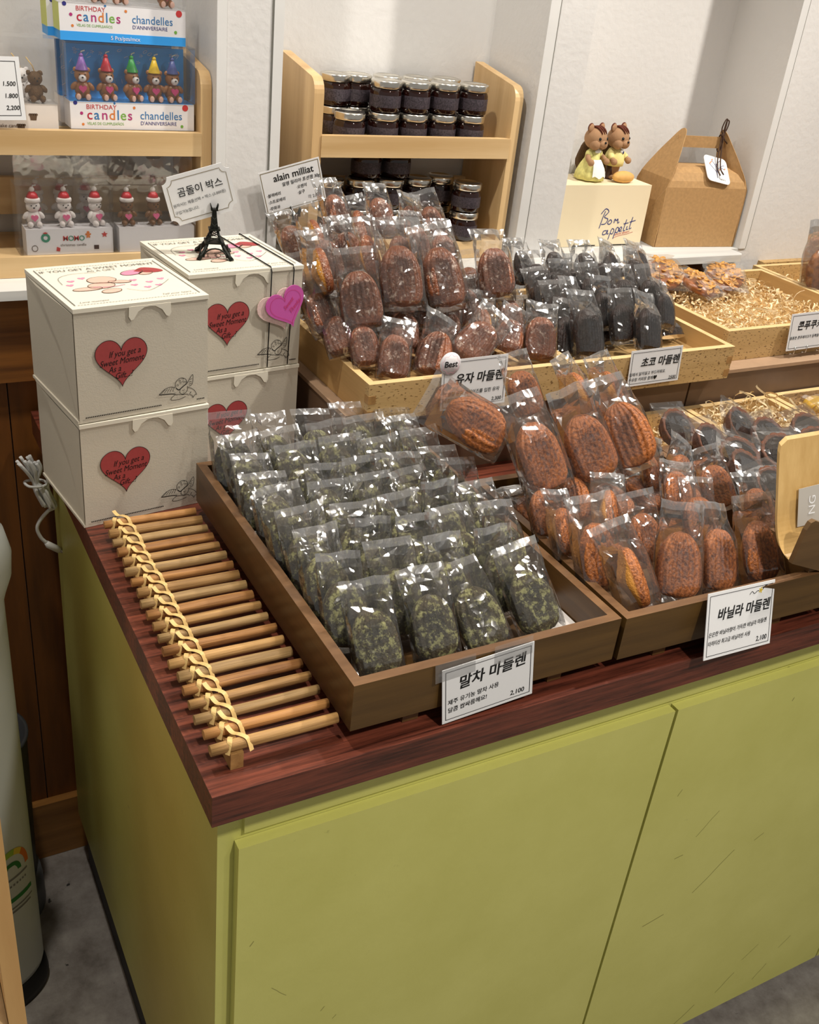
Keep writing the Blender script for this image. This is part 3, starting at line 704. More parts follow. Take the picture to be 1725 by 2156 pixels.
# elastic bands and heart tag held on the rear box
bw, bd, bh = 0.168, 0.160, 0.1415
RB = Matrix.Translation((0.166, 0.598, 1.1035)) @ Matrix.Rotation(R(7), 4, 'Z')
bm = bmesh.new()
for x0, x1 in ((0.118, 0.116), (0.152, 0.148)):
    tube(bm, [(x0, bd+.0016, bh), (x0, bd-.0, bh+.0014), (x0, .001, bh+.0014), (x0, -.0022, bh-.004), (x1, -.0022, .002)], 0.0009, 6)
mesh('elastic_band', bm, 'elastic', BOXR)['label'] = 'thin black elastic cords'
Mh = RB @ Matrix.Translation((0.1425, -0.0062, 0.084)) @ Matrix.Rotation(R(-22), 4, 'Y')
t = thing('heart_tag', 'bright pink heart shaped tag held by elastic on the rear gift box', 'tag', (0, 0, 0)); t.matrix_world = Mh
bm = bmesh.new(); slab(bm, heart_pts(0.060, 0.058), 0.0012); mesh('pink_heart', bm, 'tag_pink', t, bevel=0.0003)
bm = bmesh.new(); slab(bm, [(a-.012, b+.001) for a, b in heart_pts(0.060, 0.058)], 0.0012, Matrix.Translation((0, .0026, 0))); mesh('pale_heart', bm, 'tag_pale', t)
bm = bmesh.new()
for k, (a, b) in enumerate(((-.004, .000), (.002, -.008))): text_bm(bm, ('Sweet', 'Thanks')[k], a, b, .008, -.0004, shear=.4, rot=.5, bold=.01)
ih = [(a*.80, b*.80) for a, b in heart_pts(0.060, 0.058)]; stroke(bm, ih+[ih[0]], .0005, -.0003)
mesh('tag_print', bm, 'heart_pink', t)

# ================================================================== metal towers holding the signs
def tower(label, x, y, z, h, rz):
    t = thing('tower_holder', label, 'card holder', (x, y, z), rz)
    s = h/0.075
    prof = [(0.0, .0270), (0.08, .0215), (0.16, .0172), (0.24, .0142), (0.30, .0122), (0.40, .0092), (0.52, .0066), (0.66, .0048), (0.80, .0037), (0.90, .0032)]
    bm = bmesh.new()
    def hw(u):
        for (a, b), (c, d) in zip(prof, prof[1:]):
            if a <= u <= c: return b+(d-b)*(u-a)/(c-a)
        return prof[-1][1]
    Z = lambda u: u*0.075
    for sx in (-1, 1):
        for sy in (-1, 1):
            pts = [(sx*(hw(u)-.0028), sy*(hw(u)-.0028), Z(u)) for u in (0, .08, .16, .24, .30, .40, .52)]
            tube(bm, pts, 0.003, 4, rad=[.0042, .0038, .0034, .0030, .0028, .0024, .0020])
    for a in range(4):                                     # arches and lattice on every face
        Ma = Matrix.Rotation(a*PI/2, 4, 'Z')
        arc = [(math.cos(q)*.0165, -hw(.05)*0.96+.0035*math.sin(q), .003+math.sin(q)*.0125) for q in [PI*k/10 for k in range(11)]]
        tube(bm, [Ma @ Vector(p) for p in arc], .0012, 5)
        for u0, u1 in ((.30, .40), (.40, .50), (.52, .64), (.64, .76), (.76, .88), (.06, .16), (.16, .26)):
            for sg in (-1, 1):
                p0 = Vector((sg*(hw(u0)-.001), -hw(u0)+.001, Z(u0))); p1 = Vector((-sg*(hw(u1)-.001), -hw(u1)+.001, Z(u1)))
                if u0 < .2: p0.x = sg*(hw(u0)-.007); p1.x = sg*(hw(u1)-.001); 
                tube(bm, [Ma @ p0, Ma @ p1], .0006, 4)
    mesh('lattice_legs', bm, 'iron', t)
    bm = bmesh.new()
    for u, k in ((.285, 1.10), (.525, 1.25)):
        q = hw(u)*k; box(bm, -q, q, -q, q, Z(u)-.0013, Z(u)+.0013)
    mesh('platform', bm, 'iron', t, bevel=.0004)
    bm = bmesh.new()
    A = [[bm.verts.new((sx*hw(u)*.86, sy*hw(u)*.86, Z(u))) for sx, sy in ((-1, -1), (1, -1), (1, 1), (-1, 1))] for u in (.50, .62, .75, .90)]
    for a, b in zip(A, A[1:]):
        for k in range(4): bm.faces.new((a[k], a[(k+1) % 4], b[(k+1) % 4], b[k]))
    bm.faces.new(A[0]); bm.faces.new(A[-1])
    mesh('shaft', bm, 'iron', t, bevel=.0002)
    bm = bmesh.new(); box(bm, -.005, .005, -.005, .005, Z(.88), Z(.91))
    for k in range(4):
        for sg in (-1, 1): tube(bm, [(sg*.0035, -.004+k*.0027, Z(.90)), (sg*.0055, -.004+k*.0027, Z(1.0))], .0011, 5, rad=[.0012, .0006])
    mesh('prong', bm, 'iron', t)
    t.scale = (s, s, s); return t
tower('black metal lattice tower standing on the rear gift box, gripping a notched sign', 0.2255, 0.676, 1.2455, 0.069, R(-14))
tower('black metal lattice tower on the ledge behind the glazed madeleines', 0.4205, 0.862, 1.156, 0.105, R(-14))

# ================================================================== handwritten cards
def card(label, M, w, h, lines, frame=(0.0035, 0.0007), notch=0, mi_frame='ink', thick=0.0008, extra=None, group=None, name='price_card', shape=None):
    t = thing(name, label, 'sign card'); t.matrix_world = M
    if notch:
        out = []; n = notch
        for (cx, cz, a0) in ((0, 0, PI/2), (w, 0, PI), (w, h, 1.5*PI), (0, h, 0)):
            arc = [(cx+n*math.cos(a0-q), cz+n*math.sin(a0-q)) for q in [PI/2*k/6 for k in range(7)]]
            out += arc
    else: out = [(0, 0), (w, 0), (w, h), (0, h)]
    bm = bmesh.new(); slab(bm, out, thick); face = mesh('card', bm, 'white_card', t)
    bm = bmesh.new(); i_ = frame[0]
    if notch:
        sc = lambda p: (w/2+(p[0]-w/2)*(1-2*i_/w), h/2+(p[1]-h/2)*(1-2*i_/h)); pp = [sc(p) for p in out]
        stroke(bm, pp+[pp[0]], frame[1], -.0003, curve=False)
    else: outline_frame(bm, w, h, i_, frame[1], -.0003)
    mesh('border_line', bm, mi_frame, face)
    bm = bmesh.new()
    for ln in lines: text_bm(bm, ln[0], ln[1], ln[2], ln[3], -.0004, **(ln[4] if len(ln) > 4 else {}))
    mesh('handwriting', bm, 'ink', face)
    if extra: extra(t)
    return t
B = dict(bold=.022, shear=.18); L_ = dict(bold=.012, shear=.12)
def tapes(t):
    for x in (0.004, 0.072):
        bm = bmesh.new(); vs_ = [(x-.012, -.0006, .052), (x+.034, -.0006, .052), (x+.034, -.0006, .0735), (x-.012, -.0006, .0735)]
        f = bm.faces.new([bm.verts.new(p) for p in vs_])
        mesh('clear_tape', bm, 'clear_tape', t)
w1 = 0.1085
M1 = plane4((0.2400, 0.0050, 0.9645), (0.3480, 0.0050, 0.9725), (0.2385, 0.0118, 1.0285))
card('white price card for matcha madeleines taped to the front of the tray', M1, 0.108, 0.0645,
     [('말차 마들렌', .018, .0375, .0165, dict(rot=.06, **B)), ('제주 유기농 말차 사용', .006, .0215, .0066, dict(rot=.05, **L_)), ('달콤 쌉싸름해요!', .006, .0120, .0066, dict(rot=.05, **L_)), ('2,100', .080, .0075, .0078, L_)], extra=tapes)
M2 = plane4((0.5665, -0.0185, 0.9722), (0.6775, -0.0130, 0.9640), (0.5625, 0.0045, 1.0475))
def flower(t):
    bm = bmesh.new()
    for k in range(5):
        a = k*1.26; stroke(bm, [(.089, .0695), (.089+.0035*math.cos(a), .0695+.0035*math.sin(a))], .0016, -.0004, 1, curve=False)
    stroke(bm, [(.070, .067), (.074, .070), (.078, .067), (.083, .0695), (.086, .069)], .0008, -.0004); stroke(bm, [(.092, .070), (.096, .0735), (.100, .074)], .0012, -.0004)
    mesh('doodle', bm, ('ink', 'label_yellow'), t)
card('white price card for vanilla madeleines leaning on the right front tray', M2, 0.1135, 0.0785,
     [('바닐라 마들렌', .017, .0455, .0155, B), ('은은한 바닐라향이 가득한 바닐라 마들렌', .005, .0265, .0062, dict(sx=.95, rot=.03, **L_)), ('타히티산 최고급 바닐라빈 사용', .005, .0160, .0062, dict(sx=.9, rot=.02, **L_)), ('2,100', .087, .0075, .0085, L_)], extra=flower)
M3 = plane4((0.8165, 0.4655, 1.0795), (0.9150, 0.4660, 1.0808), (0.8100, 0.4705, 1.1330))
card('white price card for chocolate madeleines on the upper pine tray', M3, 0.1035, 0.0565,
     [('초코 마들렌', .021, .0305, .0160, B), ('입에서 달지않고 부드러워요.', .001, .0165, .0062, L_), ('우유랑 커피랑 함께♥', .001, .0080, .0062, L_), ('2500', .082, .0045, .0075, L_)])
M4 = plane4((0.4815, 0.4635, 1.0785), (0.5880, 0.4640, 1.0800), (0.4850, 0.4705, 1.1510))
def best(t):
    bm = bmesh.new(); lathe(bm, [(0, 0), (.0165, 0), (.0165, .0008), (0, .0008)], c=(0, 0, 0), seg=28, cap=False, M=Matrix.Translation((.012, -.0009, .0670)) @ Matrix.Rotation(PI/2, 4, 'X') @ Matrix.Diagonal((1, 1, -1, 1)))
    pts = [(.012+(.0132+.0012*math.sin(9*q))*math.cos(q), .0670+(.0125+.0012*math.sin(9*q))*math.sin(q)) for q in [2*PI*k/72 for k in range(73)]]
    stroke(bm, pts, .0003, -.0022, 1, curve=False); text_bm(bm, 'Best', .012, .0630, .0118, -.0023, 2, bold=.02, align='CENTER', shear=.1)
    mesh('best_badge', bm, ('pack_white', 'ink_pink', 'ink'), t)
card('white card with round Best badge for glazed citron madeleines', M4, 0.1075, 0.0720,
     [('유자 마들렌', .021, .0375, .0165, B), ('상큼한 유자 글레이즈를 입힌 유자', .004, .0205, .0066, L_), ('새콤달콤 마들렌', .004, .0115, .0062, L_), ('2,300', .084, .006, .0075, L_)], extra=best)
M5 = plane4((1.2155, 0.518, 1.0845), (1.3350, 0.518, 1.0870), (1.2215, 0.526, 1.1500))
def hooks(t):
    for x in (.018, .048, .085):
        bm = bmesh.new(); tube(bm, [(x, .004, -.006), (x, -.002, -.006), (x+.001, -.003, .002), (x+.003, -.0015, .008)], .0009, 6); tube(bm, [(x-.004, .004, -.007), (x+.006, .004, -.007)], .0012, 6)
        mesh('wire_clip', bm, 'steel', t)
card('white price card in wire clips before the almond cookie tray', M5, 0.1195, 0.0655,
     [('콘푸쿠키', .018, .0370, .0170, B), ('통통한 콘푸레이크가 듬뿍들어간 쿠키', .004, .0200, .0062, L_), ('1,800', .085, .007, .008, L_)], extra=hooks)
M6 = plane4((0.1725, 0.6835, 1.2825), (0.2605, 0.6800, 1.3065), (0.1685, 0.6835, 1.3455))
card('white notched sign held up by the black tower on the gift box', M6, 0.0915, 0.064,
     [('곰돌이 박스', .0165, .0365, .0128, dict(bold=.006)), ('원하시는 제품선택 + 박스 (3.000원)', .007, .0240, .0050, dict(rot=.04)), ('구입가능합니다.', .007, .0145, .0050, dict(rot=.02))], notch=.0085, frame=(.0055, .0007), mi_frame='ink_gold', thick=.0016)
M7 = plane4((0.3765, 0.8705, 1.2465), (0.4745, 0.8675, 1.2725), (0.3680, 0.8705, 1.3135))
card('white sign for jam jars held by the tower before the pine shelf', M7, 0.1015, 0.0665,
     [('alain milliat', .022, .0475, .0150, dict(bold=.012)), ('알랭 밀리아 포션잼 30g', .034, .0380, .0066, L_), ('·블랙베리', .006, .0265, .006, L_), ('·스트로베리', .006, .0165, .006, L_), ('·무화과', .006, .0065, .006, L_), ('·오렌지', .056, .0285, .006, L_), ('·살구', .056, .0195, .006, L_), ('각 2,000', .072, .0085, .0066, {})], frame=(.0022, .0009), mi_frame='ink_gold')
M8 = plane4((-0.051, 0.893, 1.3745), (0.0300, 0.893, 1.3765), (-0.058, 0.905, 1.4560))
card('white price list at the left edge of the candle shelf', M8, 0.083, 0.0790,
     [('1.500', .0575, .0430, .0078, L_), ('1.800', .0585, .0280, .0078, L_), ('2,200', .0590, .0130, .0078, L_), ('케이크 초', .010, .060, .0100, L_)], frame=(.0055, .0007), mi_frame='ink')

# ================================================================== bagged madeleines
def cake_mesh(seed, Lc=0.073, Wc=0.051, ridges=7):
    rnd = random.Random(seed); bm = bmesh.new(); NU, NV = 26, 112; rings = []
    tw = rnd.uniform(-.04, .04); hump = rnd.uniform(.005, .010); top = rnd.uniform(2.0, 2.6)
    for i in range(NU+1):
        u = i/NU; s = 2*u-1
        e = max(0.0, 1-abs(s)**(top if s > 0 else 3.6))**(0.52 if s > 0 else 0.40)   # rounded tip, squarer foot
        w = Wc/2*e*(1-.09*s+tw*s)
        df = 0.0130*e**0.7; db = (0.0070+hump*math.exp(-(s/.45)**2))*e**0.9
        ring = []
        for k in range(NV):
            a = 2*PI*k/NV; c, sn = math.cos(a), math.sin(a)
            x = w*(abs(c)**0.9)*(1 if c > 0 else -1)
            if sn < 0:                                      # fluted shell side faces -y
                q = abs(sn); y = -df*q**0.62
                y += 0.00085*e**.5*(1-abs(math.cos(PI*ridges*(x/(2*max(w, 1e-5))+.5)))*2)*min(1, q*2.2)
            else: y = db*abs(sn)**0.9
            p = Vector((x, y, u*Lc)); p += Vector((.3, 1, 0))*.0007*noise.noise(p*150+Vector((seed*3, 0, 0)))
            ring.append(bm.verts.new(p))
        rings.append(ring)
    for a, b in zip(rings, rings[1:]):
        for k in range(NV): bm.faces.new((a[k], a[(k+1) % NV], b[(k+1) % NV], b[k])).smooth = True
    bmesh.ops.remove_doubles(bm, verts=bm.verts, dist=0.00008); bmesh.ops.recalc_face_normals(bm, faces=bm.faces)
    me = bpy.data.meshes.new('madeleine'); bm.to_mesh(me); bm.free(); return me
def film_mesh(seed, Hb=0.110, hw=0.0278, seal=0.0135, z0=-0.0055, thick=0.0165, top=0.077):
    """pillow pouch with flat crimped top; facets left sharp so that the folds catch the light"""
    rnd = random.Random(100+seed); bm = bmesh.new(); NU, NV = 12, 16; rings = []
    lean = rnd.uniform(-.012, .016); skew = rnd.uniform(-.008, .008); sd = Vector((seed*7.3, 0, 0))
    for i in range(NU+1):
        u = i/NU; z = z0+u*Hb
        if z < top*.75: t = thick*min(1, .25+(u*9)**.6*.75) if u < .12 else thick
        else: t = thick*max(0.03, 1-((z-top*.75)/(Hb+z0-seal-top*.75)))**1.15
        w = hw*(1.0+.10*max(0, u-.6))
        ys = lean*max(0, u-.62)**1.3*2.2; xs = skew*max(0, u-.6)*2
        ring = []
        for k in range(NV):
            a = 2*PI*(k+.5)/NV; c, sn = math.cos(a), math.sin(a)
            x = w*abs(c)**0.55*(1 if c > 0 else -1); y = t*abs(sn)**0.8*(1 if sn > 0 else -1)
            p = Vector((x+xs, y+ys, z))
            amp = .0005+.0065*max(0, u-.5); 
            if u < .9:
                p.y += amp*(noise.noise(p*70+sd)+.6*noise.noise(p*140+sd))*(1 if abs(sn) > .3 else .4); p.x += .5*amp*noise.noise(p*120-sd)
            else: p.y += .0015*math.sin(x*260+seed)
            p.z += .0022*noise.noise(Vector((x*60, 0, seed)))*u
            ring.append(bm.verts.new(p))
        rings.append(ring)
    for a, b in zip(rings, rings[1:]):
        for k in range(NV):
            q = (a[k], a[(k+1) % NV], b[(k+1) % NV], b[k])
            if rnd.random() < .5: bm.faces.new((q[0], q[1], q[2])); bm.faces.new((q[0], q[2], q[3]))
            else: bm.faces.new((q[0], q[1], q[3])); bm.faces.new((q[1], q[2], q[3]))
    bm.faces.new(rings[0])
    for f in bm.faces:
        if f.calc_center_median().z > z0+Hb*.895: f.material_index = 1
    me = bpy.data.meshes.new('clear_bag'); bm.to_mesh(me); bm.free(); me.materials.append(MATS['cellophane']); me.materials.append(MATS['cellophane_seal']); return me
FILMS = [film_mesh(k) for k in range(7)]
CAKES = {}
for kd in ('matcha', 'yuzu', 'vanilla', 'choco'):
    CAKES[kd] = [cake_mesh(k+{'matcha': 0, 'yuzu': 10, 'vanilla': 20, 'choco': 30}[kd], ridges=9 if kd == 'choco' else 7) for k in range(4)]
    for me in CAKES[kd]: me.materials.append(MATS[kd+'_cake'])
def bag(kind, Mx, label, group):
    r = thing('bagged_madeleine', label, 'bagged cake', (0, 0, 0), 0, group); r.matrix_world = Mx
    c = link('madeleine', random.choice(CAKES[kind]), r)
    if random.random() < 0.16 and kind in ('yuzu', 'vanilla'): c.rotation_euler = (0, 0, random.choice((-1, 1))*R(random.uniform(45, 75)))
    else: c.rotation_euler = (0, 0, R(random.uniform(-22, 22)))
    link('clear_bag', random.choice(FILMS), r); return r
def frame_of(pb, pt, spin=0.0, scl=None):
    z = pt-pb; L = z.length; z.normalize(); s = scl or min(1.22, max(0.82, L/0.073))
    x = Vector((1, 0, 0)); x = (x-z*x.dot(z)).normalized(); y = z.cross(x)
    M = Matrix((x, y, z)).transposed().to_4x4() @ Matrix.Rotation(spin, 4, 'Z') @ Matrix.Diagonal((s, s, s, 1)); M.translation = pb; return M
NTH = ['front', 'second', 'third', 'fourth', 'fifth', 'sixth', 'seventh', 'eighth', 'ninth', 'tenth']
# ---- matcha: rows leaning back like shingles
rows = [(.192, .255, .316, .382)] + [(.180, .242, .302, .364)] + [(.178, .235, .292, .349, .405)]*7
for r_, xs in enumerate(rows):
    for c_, x in enumerate(xs):
        y = 0.050+r_*0.0474+random.uniform(-.004, .004); x += random.uniform(-.002, .002)+(.004 if r_ % 2 and r_ > 1 else 0)
        z = 1.0065+0.0012*r_; lean = R(33+random.uniform(-5, 6)); tl = R(random.uniform(-5, 5))
        if r_ == 0 and c_ >= 2: lean += R(7); tl -= R(8)
        d = Vector((math.sin(tl), math.sin(lean), math.cos(lean))).normalized()*0.074
        pb = Vector((x-d.x*.5, y, z))
        bag('matcha', frame_of(pb, pb+d, R(random.uniform(-12, 12)), random.uniform(.93, 1.01)),
            'bagged green matcha madeleine, %s row of its tray, %s' % (NTH[r_] if r_ < 8 else 'rearmost', ORD[c_]), 'bagged matcha madeleines')
# ---- the other piles, each bag where the photograph shows its cake: (bottom pixel, top pixel, depth of the bottom, lean)
PILES = {
 'vanilla': ('bagged plain vanilla madeleine, ', 'bagged vanilla madeleines', [
  ('in the front row', [((1350, 1280), (1308, 1152), .045, .040), ((1425, 1260), (1432, 1118), .047, .040), ((1512, 1245), (1510, 1112), .048, .040), ((1608, 1224), (1588, 1095), .050, .042)]),
  ('in the second row', [((1268, 1238), (1246, 1100), .088, .04), ((1375, 1185), (1345, 1080), .105, .04), ((1482, 1140), (1468, 1055), .115, .04), ((1610, 1120), (1588, 1035), .115, .04)]),
  ('in the third row', [((1200, 1172), (1180, 1072), .142, .04), ((1290, 1130), (1280, 1040), .15, .04), ((1430, 1075), (1425, 1005), .165, .04), ((1525, 1070), (1500, 1000), .165, .03)]),
  ('behind the others', [((1158, 1130), (1142, 1050), .190, .03), ((1215, 1100), (1205, 1030), .21, .03), ((1425, 1050), (1437, 960), .215, .04), ((1385, 1050), (1375, 980), .235, .03)]),
  ('on top of the pile', [((1056, 924), (954, 866), .285, .018), ((1160, 1032), (1104, 872), .232, .055), ((1265, 1010), (1205, 855), .236, .055), ((1346, 982), (1296, 845), .240, .055)]),
  ('at the back of the top pile', [((1120, 875), (1092, 792), .315, .03), ((1240, 870), (1200, 792), .315, .03), ((1305, 868), (1272, 792), .315, .03)])]),
 'yuzu': ('bagged sugar-glazed citron madeleine, ', 'bagged glazed citron madeleines', [
  ('in the front row', [((776, 770), (760, 690), .530, .04), ((826, 797), (834, 706), .502, .04), ((903, 790), (928, 700), .504, .04), ((972, 757), (1032, 686), .512, .03), ((1066, 742), (1080, 676), .525, .04), ((1136, 757), (1140, 668), .508, .04)]),
  ('in the second row', [((725, 745), (704, 680), .56, .04), ((850, 735), (854, 662), .555, .04), ((940, 735), (942, 668), .560, .03), ((1010, 725), (1011, 662), .565, .03), ((1078, 710), (1074, 650), .575, .03)]),
  ('in the middle tier', [((690, 622), (664, 522), .620, .035), ((768, 692), (750, 570), .572, .045), ((850, 647), (836, 512), .575, .050), ((946, 647), (916, 516), .575, .050), ((1050, 627), (1036, 522), .610, .045)]),
  ('low at the left side', [((690, 702), (658, 620), .600, .03), ((668, 650), (648, 580), .64, .03)]),
  ('in the upper tier', [((792, 595), (765, 495), .635, .04), ((890, 560), (876, 480), .66, .03), ((995, 645), (984, 562), .655, .03), ((680, 545), (655, 476), .70, .03), ((638, 555), (610, 488), .73, .03)]),
  ('at the top of the heap', [((722, 492), (698, 414), .735, .03), ((772, 525), (750, 450), .715, .03), ((812, 495), (796, 428), .755, .03), ((926, 512), (900, 440), .725, .03), ((872, 510), (866, 446), .745, .03)]),
  ('deep in the heap', [((745, 575), (724, 488), .675, .03), ((850, 580), (838, 500), .665, .03), ((940, 575), (928, 497), .68, .03), ((700, 590), (684, 520), .665, .03), ((985, 690), (980, 615), .60, .03), ((900, 690), (893, 612), .60, .03), ((795, 690), (786, 600), .60, .03)])]),
 'choco': ('bagged dark chocolate madeleine, ', 'bagged chocolate madeleines', [
  ('in the front row', [((1240, 750), (1232, 650), .506, .04), ((1366, 740), (1362, 648), .508, .04), ((1190, 752), (1192, 668), .530, .04)]),
  ('in the second row', [((1276, 692), (1266, 622), .575, .03), ((1378, 662), (1366, 600), .585, .03), ((1322, 668), (1310, 588), .590, .04), ((1216, 690), (1206, 620), .585, .03)]),
  ('in the third row', [((1152, 668), (1138, 606), .625, .03), ((1215, 640), (1202, 580), .64, .03), ((1275, 625), (1262, 570), .66, .03), ((1345, 615), (1335, 562), .665, .03)]),
  ('at the back', [((1178, 600), (1166, 545), .715, .03), ((1240, 600), (1230, 548), .72, .03), ((1110, 600), (1096, 540), .715, .03), ((1290, 596), (1284, 548), .73, .03), ((1350, 590), (1342, 545), .735, .03)]),
  ('between the rows', [((1180, 700), (1172, 632), .57, .03), ((1315, 720), (1306, 640), .54, .03), ((1252, 660), (1240, 596), .615, .03), ((1400, 690), (1396, 626), .565, .03), ((1140, 630), (1128, 566), .67, .03), ((1190, 655), (1180, 590), .625, .03)])])}
for kind, (lead, grp, rws) in PILES.items():
    for rn, items in rws:
        its = sorted(items, key=lambda q: q[0][0]+q[1][0])
        for i, (pb, pt, yb, dy) in enumerate(its):
            a = at(pb[0], pb[1], 1, yb); b = at(pt[0], pt[1], 1, yb+dy)
            lying = kind == 'vanilla' and pb == (1056, 924)
            o = bag(kind, frame_of(a, b, R(random.uniform(-18, 18)), 1.18 if lying else None), lead+rn+', '+(ORD[i] if len(its) > 2 else ('left one', 'right one')[i]), grp)
            if lying:
                for c in o.children: 
                    if c.name.startswith('madeleine'): c.rotation_euler = (0, 0, R(25))
# bags lying flat underneath, carrying the heaps
def under(kind, x0, x1, y0, y1, z, nx, ny, lead, grp, where):
    n = 0
    for i in range(nx):
        for j in range(ny):
            x = x0+(x1-x0)*(i+.5)/nx; y = y0+(y1-y0)*(j+.1)/ny
            pb = Vector((x+random.uniform(-.003, .003), y, z)); d = Vector((random.uniform(-.1, .1), 1.0, 0.16)).normalized()*.074
            bag(kind, frame_of(pb, pb+d, 0, .95), '%sflat under the heap, %s, %s from front' % (lead, ORD[i], ('first', 'second', 'third')[j]), grp)
under('yuzu', .385, .69, .56, .79, 1.112, 5, 2, 'bagged sugar-glazed citron madeleine, ', 'bagged glazed citron madeleines', '')
under('yuzu', .40, .68, .62, .79, 1.150, 4, 2, 'bagged glazed citron madeleine, second layer, ', 'bagged glazed citron madeleines', '')
under('choco', .72, 1.02, .56, .79, 1.112, 5, 2, 'bagged dark chocolate madeleine, ', 'bagged chocolate madeleines', '')
under('vanilla', .478, .775, .20, .32, 1.022, 5, 1, 'bagged plain vanilla madeleine, ', 'bagged vanilla madeleines', '')
tag(BX('paper_liner', (0.385, 0.4465, 0.027, 0.125, 0.9934, 0.9944), 'paper_liner'), 'pale paper sheet lying in the front right corner of the matcha tray', 'paper sheet')

# ---- dark tarts, almond cookies, big cookie, yellow sweets
def tart_meshes():
    bm = bmesh.new(); prof = [(0, 0), (.019, 0), (.022, .003), (.0275, .014), (.0285, .0155), (.0265, .0165), (.0225, .0145)]
    seg = 40; rings = []
    for r, z in prof:
        rings.append([bm.verts.new(((r*(1+.035*math.cos(14*2*PI*k/seg)*(1 if r > .02 else 0)))*math.cos(2*PI*k/seg), (r*(1+.035*math.cos(14*2*PI*k/seg)*(1 if r > .02 else 0)))*math.sin(2*PI*k/seg), z+.0008*noise.noise(Vector((k*.9, r*300, 1))))) for k in range(seg)])
    for a, b in zip(rings, rings[1:]):
        for k in range(seg): bm.faces.new((a[k], a[(k+1) % seg], b[(k+1) % seg], b[k])).smooth = True
    bmesh.ops.remove_doubles(bm, verts=bm.verts, dist=1e-5); bmesh.ops.recalc_face_normals(bm, faces=bm.faces)
    m1 = bpy.data.meshes.new('pastry_shell'); bm.to_mesh(m1); bm.free(); m1.materials.append(MATS['tart_rim'])
    bm = bmesh.new(); rings = []
    for i in range(9):
        r = .0228*i/8; rings.append([bm.verts.new((r*math.cos(2*PI*k/28), r*math.sin(2*PI*k/28), .0148+.004*(1-(i/8)**2)+.0016*noise.noise(Vector((r*math.cos(2*PI*k/28)*260, r*math.sin(2*PI*k/28)*260, 3))))) for k in range(28)])
    for a, b in zip(rings, rings[1:]):
        for k in range(28): bm.faces.new((a[k], a[(k+1) % 28], b[(k+1) % 28], b[k])).smooth = True
    bmesh.ops.remove_doubles(bm, verts=bm.verts, dist=1e-5); bmesh.ops.recalc_face_normals(bm, faces=bm.faces)
    m2 = bpy.data.meshes.new('filling'); bm.to_mesh(m2); bm.free(); m2.materials.append(MATS['tart_fill'])
    return m1, m2
TS, TF = tart_meshes()
def flat_film(seed, w, l, h):
    rnd = random.Random(seed+500); bm = bmesh.new(); NU, NV = 10, 14; rings = []
    for i in range(NU+1):
        u = i/NU; y = (u-.5)*l; f = max(.04, math.sin(PI*min(1, max(0, (u-.06)/.88))))**.55
        ring = []
        for k in range(NV):
            a = 2*PI*(k+.5)/NV; c, sn = math.cos(a), math.sin(a)
            p = Vector((w/2*abs(c)**.6*(1 if c > 0 else -1), y, h/2+h/2*f*abs(sn)**.8*(1 if sn > 0 else -1)*(1 if sn > 0 else .9)))
            p.z += .0028*noise.noise(p*48+Vector((seed*5, 0, 0)))*(1 if sn > 0 else .1); p.x += .002*noise.noise(p*50)
            ring.append(bm.verts.new(p))
        rings.append(ring)
    for a, b in zip(rings, rings[1:]):
        for k in range(NV):
            q = (a[k], a[(k+1) % NV], b[(k+1) % NV], b[k]); bm.faces.new((q[0], q[1], q[2])); bm.faces.new((q[0], q[2], q[3]))
    me = bpy.data.meshes.new('clear_bag'); bm.to_mesh(me); bm.free(); me.materials.append(MATS['cellophane_soft']); return me
TB = [flat_film(k, .072, .092, .030) for k in range(4)]
tl = [((1545, 893), 1.050, 'largest at the back by the heaped shreds'), ((1482, 928), 1.047, 'leftmost, dark centre facing front'), ((1606, 915), 1.048, 'with a ruffled rim behind the long highlight'), ((1548, 958), 1.040, 'low in the middle of the heap'), ((1640, 950), 1.044, 'with a shiny dark centre right of middle'), ((1560, 985), 1.036, 'in front with a thick ring of crust'), ((1705, 968), 1.044, 'just above the plywood stand'), ((1618, 1022), 1.036, 'nearest, touching the plywood stand'), ((1690, 905), 1.050, 'at the far right by the yellow sweets'), ((1712, 935), 1.046, 'at the right picture edge'), ((1412, 897), 1.046, 'beside the vanilla heap')]
for k, (px, z, wh) in enumerate(tl):
    p = at(px[0], px[1], 2, z)
    r = thing('bagged_tart', 'bagged dark-filled tart '+wh, 'bagged tart', (0, 0, 0), 0, 'bagged dark tarts')
    Mx = Matrix.Translation((p.x, p.y, z-.014)) @ Matrix.Rotation(R(random.uniform(26, 42)), 4, 'X') @ Matrix.Rotation(R(random.uniform(-14, 14)), 4, 'Y') @ Matrix.Rotation(R(random.uniform(-30, 30)), 4, 'Z')
    r.matrix_world = Mx; sh = link('pastry_shell', TS, r); sh.location = (0, 0, .003); fl = link('filling', TF, r); fl.location = (0, 0, .003)
    for q in (sh, fl): q.scale = (1.14, 1.14, 1.35)
    link('clear_bag', TB[k % 4], r)
